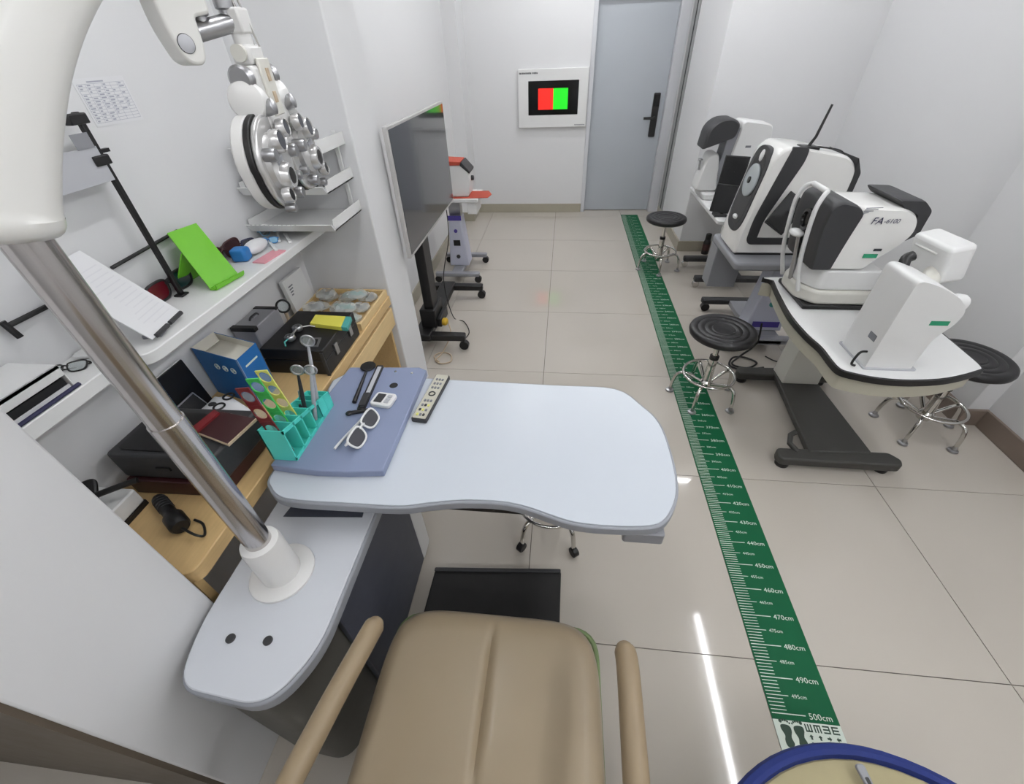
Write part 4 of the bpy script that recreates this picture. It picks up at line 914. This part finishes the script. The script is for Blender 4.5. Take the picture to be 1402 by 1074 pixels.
t = thing('black_folder', 'black folder leaning against the alcove wall below the shelf', 'folder', (-1.915, .52, D))
M = frame((-1.924, .515, D+.095), (0, 1, 0), Vector((1, 0, .12)))
MB().prism(rrect(-.10, .02, -.094, .09, .004), 0, .012, M=M).build('cover', 'black', t, bev=.002)
MB().prism(rrect(-.095, .015, -.09, .085, .002), .004, .009, M=M @ Matrix.Translation((0, .008, 0))).build('pages', 'paper', t)
# open blue carton
q = pxz([(260, 477), (323.5, 493.7), (350, 469.7), (292.7, 455)], .925); q = [(max(a, XL+.012), b) for a, b in q]
t = thing('blue_carton', 'open blue cardboard carton with white circle icons', 'carton', (-1.82, .62, D))
cx, cy = sum(a for a, b in q)/4, sum(b for a, b in q)/4
for k in range(4):
    a_, b_ = Vector((*q[k], 0)), Vector((*q[(k+1) % 4], 0)); nn = Vector((-(b_-a_).y, (b_-a_).x, 0)).normalized()
    if nn.dot(Vector((cx, cy, 0))-a_) < 0: nn = -nn
    i_ = nn*.002
    w_ = MB().loft([[a_+Vector((0, 0, D+.001)), b_+Vector((0, 0, D+.001)), b_+Vector((0, 0, .925)), a_+Vector((0, 0, .925))], [p_+i_ for p_ in (a_+Vector((0, 0, D+.001)), b_+Vector((0, 0, D+.001)), b_+Vector((0, 0, .925)), a_+Vector((0, 0, .925)))]]).build('side', 'blue_box', t)
    MB().loft([[p_+i_*1.05 for p_ in (a_+Vector((0, 0, D+.002)), b_+Vector((0, 0, D+.002)), b_+Vector((0, 0, .924)), a_+Vector((0, 0, .924)))], [p_+i_*1.5 for p_ in (a_+Vector((0, 0, D+.002)), b_+Vector((0, 0, D+.002)), b_+Vector((0, 0, .924)), a_+Vector((0, 0, .924)))]]).build('lining', 'card_inside', w_)
    if k == 0:
        for j in (.42, .60, .78):
            c_ = a_.lerp(b_, j)-i_*.3; MB().ring((0, 0, 0), .010, .0016, 20, 6, M=frame(c_+Vector((0, 0, .872)), b_-a_, -nn)).build('icon', 'print_white', w_)
            MB().lathe([(.005, 0), (.004, .0006)], M=frame(c_+Vector((0, 0, .872)), b_-a_, -nn), n=14).build('icon_dot', 'print_white', w_)
    if k == 1:
        c_ = a_.lerp(b_, .5)-i_*.2; MB().box((0, 0, 0), (.06, .006, .0012), M=frame(c_+Vector((0, 0, .885)), b_-a_, -nn)).build('white_print', 'print_white', w_)
MB().prism([(cx+(a-cx)*.95, cy+(b-cy)*.95) for a, b in q], .896, .900).build('inner_flap', 'card_inside', t)
MB().loft([[Vector((*q[3], .925)), Vector((*q[0], .925)), Vector((*q[0], .925)).lerp(Vector((cx, cy, .88)), .35), Vector((*q[3], .925)).lerp(Vector((cx, cy, .88)), .35)], [p_+Vector((0, 0, .002)) for p_ in (Vector((*q[3], .925)), Vector((*q[0], .925)), Vector((*q[0], .925)).lerp(Vector((cx, cy, .88)), .35), Vector((*q[3], .925)).lerp(Vector((cx, cy, .88)), .35))]]).build('flap', 'card_inside', t)
# silver metal box
t = thing('metal_box', 'silver metal box with black corners and handle beside the blue carton', 'box', (-1.86, .83, D))
MB().bb(-1.928, -1.835, .775, .94, D+.0005, .89).build('body', 'silver_paint', t, bev=.004)
MB().bb(-1.93, -1.833, .772, .795, .875, .893).build('black_corner', 'black', t, bev=.003)
MB().bb(-1.93, -1.833, .922, .943, .884, .893).build('black_corner', 'black', t, bev=.003)
MB().tube(catmull([(-1.885, .83, .89), (-1.882, .84, .90), (-1.880, .87, .90), (-1.882, .88, .89)], 4), .004, 8).build('handle', 'charcoal', t)
MB().box((-1.89, .862, .8915), (.02, .024, .003)).build('lock', 'mid_grey', t)
# magnifier ring on a tan stand
t = thing('ring_magnifier', 'black ring magnifier on a tan foot standing near the wall', 'magnifier', (-1.85, .985, D))
M = frame((-1.845, .985, D+.135), (.75, .66, 0), (.62, -.72, .35))
MB().ring((0, 0, 0), .024, .0042, 36, 8, M=M).build('ring', 'black', t)
MB().lathe([(.0235, -.0015), (.0235, .0015)], M=M, n=28).build('lens', 'clear', t)
MB().tube([(-1.845, .985, D+.11), (-1.845, .985, D+.04)], .007, 10).build('stem', 'tan', t)
MB().lathe([(.03, .0005), (.032, .008), (.02, .03), (.010, .045)], (-1.845, .985, D), 24).build('foot', 'tan', t)
# white carton leaning in the corner
t = thing('white_carton', 'tall white carton with grey print leaning in the alcove corner', 'carton', (-1.90, 1.2, D))
M = frame((-1.915, 1.19, D+.088), (0, 1, 0), Vector((1, -.25, .10)))
MB().prism(rrect(-.075, .085, -.084, .088, .002), 0, .02, M=M).build('board', 'white', t, bev=.002)
m = MB()
for k in range(4): m.add([(-.055, .05-k*.012, .0206), (-.02-k*.006, .05-k*.012, .0206), (-.02-k*.006, .056-k*.012, .0206), (-.055, .056-k*.012, .0206)], [(0, 1, 2, 3)], M)
m.build('small_print', 'print_grey', t, smooth=0)['kind'] = 'stuff'
# black case with latch, yellow box, trial frame
t = thing('black_case', 'black hard case with metal latches at the desk front', 'case', (-1.67, .86, D))
MB().bb(-1.80, -1.558, .715, 1.0, D+.0005, D+.062).build('lower_shell', 'black', t, bev=.004)
MB().bb(-1.80, -1.558, .715, 1.0, D+.064, D+.108).build('lid', 'black', t, bev=.004)
for y in (.80, .93):
    l_ = MB().bb(-1.558, -1.552, y-.012, y+.012, D+.04, D+.085).build('latch', 'satin', t, bev=.001)
MB().prism(fillet([(-1.632, .735), (-1.585, .74), (-1.60, .80), (-1.645, .795)], .003, 3), D+.108, D+.110).build('name_plate', 'satin', t)
MB().prism(fillet([(-1.625, .745), (-1.595, .748), (-1.606, .788), (-1.636, .785)], .003, 3), D+.110, D+.1106).build('plate_inset', 'black', t)
MB().box((-1.563, .712, D+.05), (.012, .006, .10)).build('strap', 'charcoal', t)
q = pxz([(424, 443), (475, 449), (481, 434), (432, 431)], D+.125)
t = thing('yellow_box', 'yellow box with teal end lying on the black case', 'box', (-1.6, .88, D+.109))
MB().prism([q[0], tuple(Vector(q[0]).lerp(Vector(q[1]), .84)), tuple(Vector(q[3]).lerp(Vector(q[2]), .84)), q[3]], D+.1085, D+.126).build('body', 'yellow', t, bev=.0015)
MB().prism([tuple(Vector(q[0]).lerp(Vector(q[1]), .845)), q[1], q[2], tuple(Vector(q[3]).lerp(Vector(q[2]), .845))], D+.1085, D+.1258).build('end_cap', 'teal', t, bev=.0015)
t = thing('trial_frame', 'silver trial frame with round lens cells lying on the black case', 'trial frame', (-1.75, .80, D+.109))
for (u_, v_) in ((397, 462), (407, 449)):
    p_ = onZ(u_, v_, D+.125)
    MB().lathe([(.017, -.010), (.019, -.006), (.019, .004), (.016, .008), (.012, .008), (.011, .0)], p_, 26).build('lens_cell', 'satin', t)
    MB().lathe([(.011, .0), (.0108, .002)], p_, 22).build('lens', 'dark_lens', t)
a_, b_ = onZ(397, 462, D+.13), onZ(407, 449, D+.13)
MB().tube([a_, b_], .004, 8).build('bridge', 'satin', t)
MB().tube([b_, b_+Vector((.03, .03, -.008)), b_+Vector((.05, .035, -.014))], .003, 8).build('temple', 'chrome', t)
MB().tube([a_, a_+Vector((-.01, -.025, -.006)), a_+Vector((.0, -.04, -.013))], .003, 8).build('temple', 'teal', t)
# wooden tray with plastic bags
t = thing('wooden_tray', 'wooden tray full of bagged spectacles at the far desk end', 'tray', (-1.73, 1.19, D))
X0, X1, Y0, Y1 = -1.895, -1.556, 1.025, 1.352
for n_, b_ in (('front_rail', (X1-.012, X1, Y0, Y1)), ('back_rail', (X0, X0+.012, Y0, Y1)), ('side_rail', (X0+.012, X1-.012, Y0, Y0+.012)), ('side_rail', (X0+.012, X1-.012, Y1-.012, Y1))):
    MB().bb(*b_, D+.0005, D+.036).build(n_, 'wood_edge', t, bev=.002)
MB().bb(X0+.012, X1-.012, Y0+.012, Y1-.012, D+.0006, D+.006).build('floor_panel', 'wood', t)
BM = ['teal', 'charcoal', 'teal', 'maroon', 'teal', 'charcoal', 'tan']
for k in range(13):
    if k < 9: x_ = X0+.072+(k % 3)*.098; y_ = Y0+.062+(k//3)*.10; z_ = D+.026
    else: x_ = X0+.09+(k % 2)*.15; y_ = Y0+.09+((k-9)//2)*.13; z_ = D+.062
    b_ = thing('bagged_glasses', '%s glasses wrapped in a clear bag %s' % (['teal', 'black', 'pale green', 'dark red', 'green', 'grey', 'tan'][k % 7], 'in the wooden tray' if k < 7 else 'atop the pile in the wooden tray'), 'bag', (x_, y_, z_-.02), group='bagged spectacles in the wooden tray')
    a = 90*(k % 2)*0+random.uniform(-14, 14); rings = []
    for j in range(7):
        s_ = [.25, .8, 1, .95, 1, .8, .3][j]; ww, hh = .036*s_+.006, .015*s_+random.uniform(0, .005)
        rings.append([Vector((-.045+j*.015, ww*math.cos(i*math.pi/5)*random.uniform(.8, 1.15), hh*math.sin(i*math.pi/5)*random.uniform(.7, 1.25))) for i in range(10)])
    M = Matrix.Translation((x_, y_, z_)) @ Matrix.Rotation(R(a), 4, 'Z')
    MB().loft(rings, M=M).build('bag_film', 'bag', b_, smooth=20)
    MB().tube(catmull([M @ Vector(v_) for v_ in ((-.03, .006, .0), (-.018, .012, .004), (-.004, .004, .002), (.004, -.004, .002), (.018, .010, .004), (.03, -.004, 0))], 4), .006, 6).build('glasses_frame', BM[k % 7], b_)
# near end: hand mirror on a white box, torch
t = thing('white_box', 'white box with black underside on the desk near the partition', 'box', (-1.85, .08, D))
MB().prism(rrect(-1.93, -1.815, -.03, .125, .006), D+.014, D+.062).build('lid', 'white', t, bev=.004)
MB().prism(rrect(-1.928, -1.812, -.028, .127, .004), D+.0005, D+.014).build('underside', 'black', t)
t = thing('hand_mirror', 'black square paddle with long handle lying on the white box', 'paddle', (-1.88, .10, D+.062))
M = frame((-1.895, .055, D+.085), (.85, .53, .12), (.25, -.35, 1))
MB().prism(rrect(-.055, .05, -.05, .05, .018, 5), 0, .012, M=M).build('paddle', 'black', t, bev=.004)
MB().tube([M @ Vector((.045, 0, .006)), M @ Vector((.10, .0, .004)), M @ Vector((.135, .0, .0))], .008, 10).build('handle', 'black', t)
t = thing('torch', 'black hand torch with wrist loop lying on the pale desk', 'torch', (-1.74, .10, D))
a_, b_ = onZ(216, 682, D+.022), onZ(248, 722, D+.022)
d_ = (b_-a_)
MB().tube([a_, a_+d_*.05, a_+d_*.5, a_+d_*.6, a_+d_*.68, a_+d_*.95, b_], [.012, .016, .016, .016, .0235, .0235, .019], 18).build('barrel', 'black', t)
for k in range(5): MB().ring((0, 0, 0), .0163, .0014, 20, 6, M=frame(a_+d_*(.12+.07*k), d_.orthogonal(), d_)).build('grip_ring', 'charcoal', t)
e_ = b_+d_.normalized()*.005; MB().tube(catmull([e_, onZ(268, 733, D+.02), onZ(280, 733, D+.006), onZ(278, 718, D+.004), onZ(266, 712, D+.008)], 5), .0032, 8).build('wrist_loop', 'black', t)

# ------------------------------------------------------------------ things on the white table
BT = ZT+.025
t = thing('grey_board', 'blue grey board with a round hole lying on the white table', 'board', (-1.35, .48, ZT))
bp_ = pxz([(370, 637), (396, 641), (430, 645), (475, 646.5), (524, 645), (584, 507), (574, 503), (479, 503)], BT)
MB().prism(bp_, ZT+.0005, BT).build('slab', 'board', t, bev=.003)
p_ = onZ(539, 528, BT); MB().lathe([(.0145, 0), (.014, .0006)], p_, 24).build('cable_hole', 'black', t)
for q in ((541.5, 509), (564, 511)):
    p_ = onZ(*q, BT); MB().lathe([(.005, 0), (.004, .002)], p_, 12).build('screw', 'chrome', t)
# turquoise organiser
ox0, ox1, oy0, oy1 = -1.515, -1.442, .268, .508; h0, h1 = .117, .058
t = thing('desk_organiser', 'turquoise slotted organiser with open side on the grey board', 'organiser', (-1.48, .39, BT))
hz_ = lambda y: BT+h0+(h1-h0)*(y-oy0)/(oy1-oy0)
MB().bb(ox0, ox1, oy0, oy1, BT+.0005, BT+.004).build('bottom', 'turquoise', t)
def slat(y, n): MB().loft([[(ox0, y, BT+.004), (ox1, y, BT+.004), (ox1, y, hz_(y)), (ox0, y, hz_(y))], [(ox0, y+.004, BT+.004), (ox1, y+.004, BT+.004), (ox1, y+.004, hz_(y+.004)), (ox0, y+.004, hz_(y+.004))]]).build(n, 'turquoise', t)
slat(oy0, 'end_wall'); slat(oy1-.004, 'end_wall')
for y in (.315, .352, .395, .44, .475): slat(y, 'divider')
MB().prism([(oy0, BT+.004), (oy1, BT+.004), (oy1, hz_(oy1)), (oy0, hz_(oy0))], ox0, ox0+.004, 'YZ').build('back_wall', 'turquoise', t)
MB().prism([(oy0, hz_(oy0)-.012), (oy1, hz_(oy1)-.010), (oy1, hz_(oy1)), (oy0, hz_(oy0))], ox1-.004, ox1, 'YZ').build('front_rail', 'turquoise', t)
MB().prism([(oy0, BT+.004), (oy1, BT+.004), (oy1, BT+.012), (oy0, BT+.012)], ox1-.004, ox1, 'YZ').build('front_rail', 'turquoise', t)
MB().prism([(.44, BT+.01), (oy1, BT+.01), (oy1, hz_(oy1)-.004), (.44, hz_(.44)-.004)], ox1-.0035, ox1-.0005, 'YZ').build('front_panel', 'turquoise', t)
def holed(L, w, nh, r, th, M, n=20):
    mb = MB(); cell = (L-w*.1)/nh
    for k in range(nh):
        cx_ = w*.05+cell*(k+.5); out, inn = [], []
        for i in range(n):
            a = 2*math.pi*i/n+math.pi/4; c_, s_ = math.cos(a), math.sin(a); q_ = 1/max(abs(c_), abs(s_))
            out.append((cx_+c_*q_*cell/2, s_*q_*w/2)); inn.append((cx_+c_*min(r, cell*.455), s_*r))
        vs = [(x_, y_, z_) for z_ in (0, th) for ring in (out, inn) for x_, y_ in ring]; fs = []
        for i in range(n):
            j = (i+1) % n
            fs += [(i, j, n+j, n+i), (2*n+i, 3*n+i, 3*n+j, 2*n+j), (n+i, n+j, 3*n+j, 3*n+i), (i, 2*n+i, 2*n+j, j)]
        mb.add(vs, fs, M)
    mb.lathe([(w/2, 0), (w/2, th)], M=M @ Matrix.Translation((0, 0, 0)), n=20) if False else None
    return mb
for k, (b_, tp_, y_, m_, nh, w_) in enumerate([((374, 590), (331, 530), .292, 'rack_red', 4, .040), ((386, 580), (345, 517), .334, 'rack_green', 4, .040), ((400, 570), (357, 506), .374, 'rack_yellow', 5, .038)]):
    B0 = Vector((-1.478, y_, BT+.012)); T0 = onY(*tp_, y_); d_ = T0-B0; L = d_.length
    M = frame(B0, d_, (0, -1, 0))
    q = thing('lens_bar', ['dark red', 'green', 'yellow'][k]+' lens bar with a row of round holes in the turquoise organiser', 'lens bar', B0, group='lens bars in the organiser')
    holed(L, w_, nh, w_*.45, .004, M).build('bar', m_, q, bev=.0008)
    cell = (L-w_*.1)/nh
    for j in range(nh): MB().lathe([(min(w_*.40, cell*.43), .0016), (min(w_*.40, cell*.43), .0022)], M=M @ Matrix.Translation((w_*.05+cell*(j+.5), 0, 0)), n=20).build('lens', 'film', q)
for k, (tp_, y_, r_, x_) in enumerate([((421, 467), .462, .017, -1.468), ((407, 507), .418, .016, -1.485), ((425, 507), .427, .016, -1.462)]):
    B0 = Vector((x_, y_, BT+.012)); T0 = onY(*tp_, y_)
    q = thing('lens_paddle', ['tallest grey ringed lens paddle in the turquoise organiser', 'grey ringed lens paddle beside the yellow lens bar', 'short grey ringed lens paddle between two taller tools'][k], 'paddle', B0, group='lens paddles in the organiser')
    d_ = (T0-B0).normalized(); M = frame(T0, d_, (.3, -1, .2))
    MB().tube([B0, B0.lerp(T0, .6), T0-d_*r_], [.006, .006, .0035], 10).build('handle', 'light_grey' if k != 1 else 'charcoal', q)
    MB().ring((0, 0, 0), r_, .003, 28, 8, M=M).build('ring', 'satin', q)
    MB().lathe([(r_*.97, -.001), (r_*.97, .001)], M=M, n=24).build('lens', 'film', q)
for k, (x_, y_, dx, L) in enumerate([(-1.49, .455, -.010, .10), (-1.475, .41, -.004, .085)]):
    q = thing('tweezers', ['steel tweezers standing upright in the turquoise organiser', 'dark steel tweezers leaning in the turquoise organiser'][k], 'tweezers', (x_, y_, BT+.006))
    MB().tube([(x_-.004, y_, BT+.006), (x_-.008+dx, y_, BT+L*.6), (x_+dx, y_+.002, BT+L)], .003, 8).build('arm', ['satin', 'charcoal'][k], q)
    MB().tube([(x_+.004, y_, BT+.006), (x_+.008+dx, y_, BT+L*.6), (x_+dx, y_+.002, BT+L)], .003, 8).build('arm', ['satin', 'charcoal'][k], q)
# occluder and black gauge
t = thing('occluder', 'black round occluder with handle lying on the grey board', 'occluder', onZ(500, 520, BT))
a_, b_ = onZ(504, 502, BT+.006), onZ(485, 551, BT+.006)
MB().lathe([(.026, -.003), (.028, 0), (.026, .004), (.01, .006)], a_, 28).build('disc', 'black', t)
MB().tube([a_.lerp(b_, .15), a_.lerp(b_, .5), b_], [.004, .0055, .007], 10).build('handle', 'black', t)
t = thing('pupil_gauge', 'black sliding gauge with silver scale lying on the grey board', 'gauge', onZ(505, 535, BT))
a_, b_ = onZ(521, 502, BT+.004), onZ(494, 562, BT+.004)
M = frame(b_, a_-b_, (0, 0, 1)); L = (a_-b_).length
MB().prism(rrect(0, L, -.012, .012, .003), -.003, .006, M=M).build('body', 'black', t, bev=.001)
MB().prism(rrect(.012, L-.01, -.008, .006, .002), .006, .0066, M=M).build('scale', 'light_grey', t)
MB().prism(rrect(.012, L*.32, -.010, .010, .002), .0066, .012, M=M).build('slider', 'charcoal', t, bev=.001)
a_, b_ = onZ(478, 566, BT+.006), onZ(508, 561, BT+.006)
MB().tube([a_, b_], .0065, 10).ell(a_, .011, .011, .006).build('nose_rest', 'black', t)
# timer
c_ = onZ(525, 547, BT+.012); t = thing('kitchen_timer', 'white digital timer with dark display lying on the grey board', 'timer', (c_.x, c_.y, BT))
M = Matrix.Translation((c_.x, c_.y, BT)) @ Matrix.Rotation(R(-8), 4, 'Z')
MB().prism(rrect(-.036, .036, -.031, .031, .014, 6), .0005, .016, M=M).build('case', 'white', t, bev=.004, seg=3)
MB().prism(rrect(-.026, .002, -.021, .021, .003), .016, .0166, M=M).build('display', 'charcoal', t)
for j in range(3): MB().prism(rrect(.010, .026, -.020+j*.014, -.009+j*.014, .003), .016, .018, M=M).build('button', 'light_grey', t)
# white sunglasses with open temples
t0, t1 = onZ(495, 604, BT+.012), onZ(513, 577, BT+.012); ce_ = (t0+t1)/2; a = math.degrees(math.atan2((t1-t0).y, (t1-t0).x))
spectacles('white_sunglasses', 'white framed sunglasses with grey lenses lying on the grey board', 'white', ('dark_lens', 'dark_lens'), (ce_.x+.004, ce_.y, BT+.0035), a, 1.22, True, tilt=-40, temples=[(.075, .004, .037), (.072, .018, .034), (.02, .034, .040), (-.06, .044, .048), (-.085, .046, .049)])
# remote control
q = pxz([(557.7, 572.5), (582, 575), (607, 513), (593, 511.5)], ZT+.018)
t = thing('remote_control', 'grey beige remote control with many buttons beside the grey board', 'remote control', (sum(a for a, b in q)/4, sum(b for a, b in q)/4, ZT))
a_, b_ = Vector((*q[0], 0)).lerp(Vector((*q[1], 0)), .5), Vector((*q[2], 0)).lerp(Vector((*q[3], 0)), .5)
M = frame(a_+Vector((.006, 0, ZT)), b_-a_+Vector((.012, 0, 0)), (0, 0, 1)); L = (b_-a_).length; hw = .0255
MB().prism(rrect(0, L, -hw, hw, .006), .0005, .017, M=M).build('case', 'charcoal', t, bev=.003)
MB().prism(rrect(.004, L-.004, -hw+.003, hw-.003, .005), .017, .0185, M=M).build('face', 'remote', t)
for i in range(9):
    for j in range(3):
        if i in (4, 5): continue
        MB().prism(rrect(.015+i*(L-.03)/9, .015+i*(L-.03)/9+.010, -.014+j*.0105, -.014+j*.0105+.007, .002, 2), .0185, .0205, M=M).build('button', ['charcoal', 'print_grey', 'rack_yellow'][(i+j) % 3 if i < 3 else 1], t)
MB().ring((L*.53, 0, .019), .010, .0025, 20, 6, M=M).build('navigation_ring', 'charcoal', t)
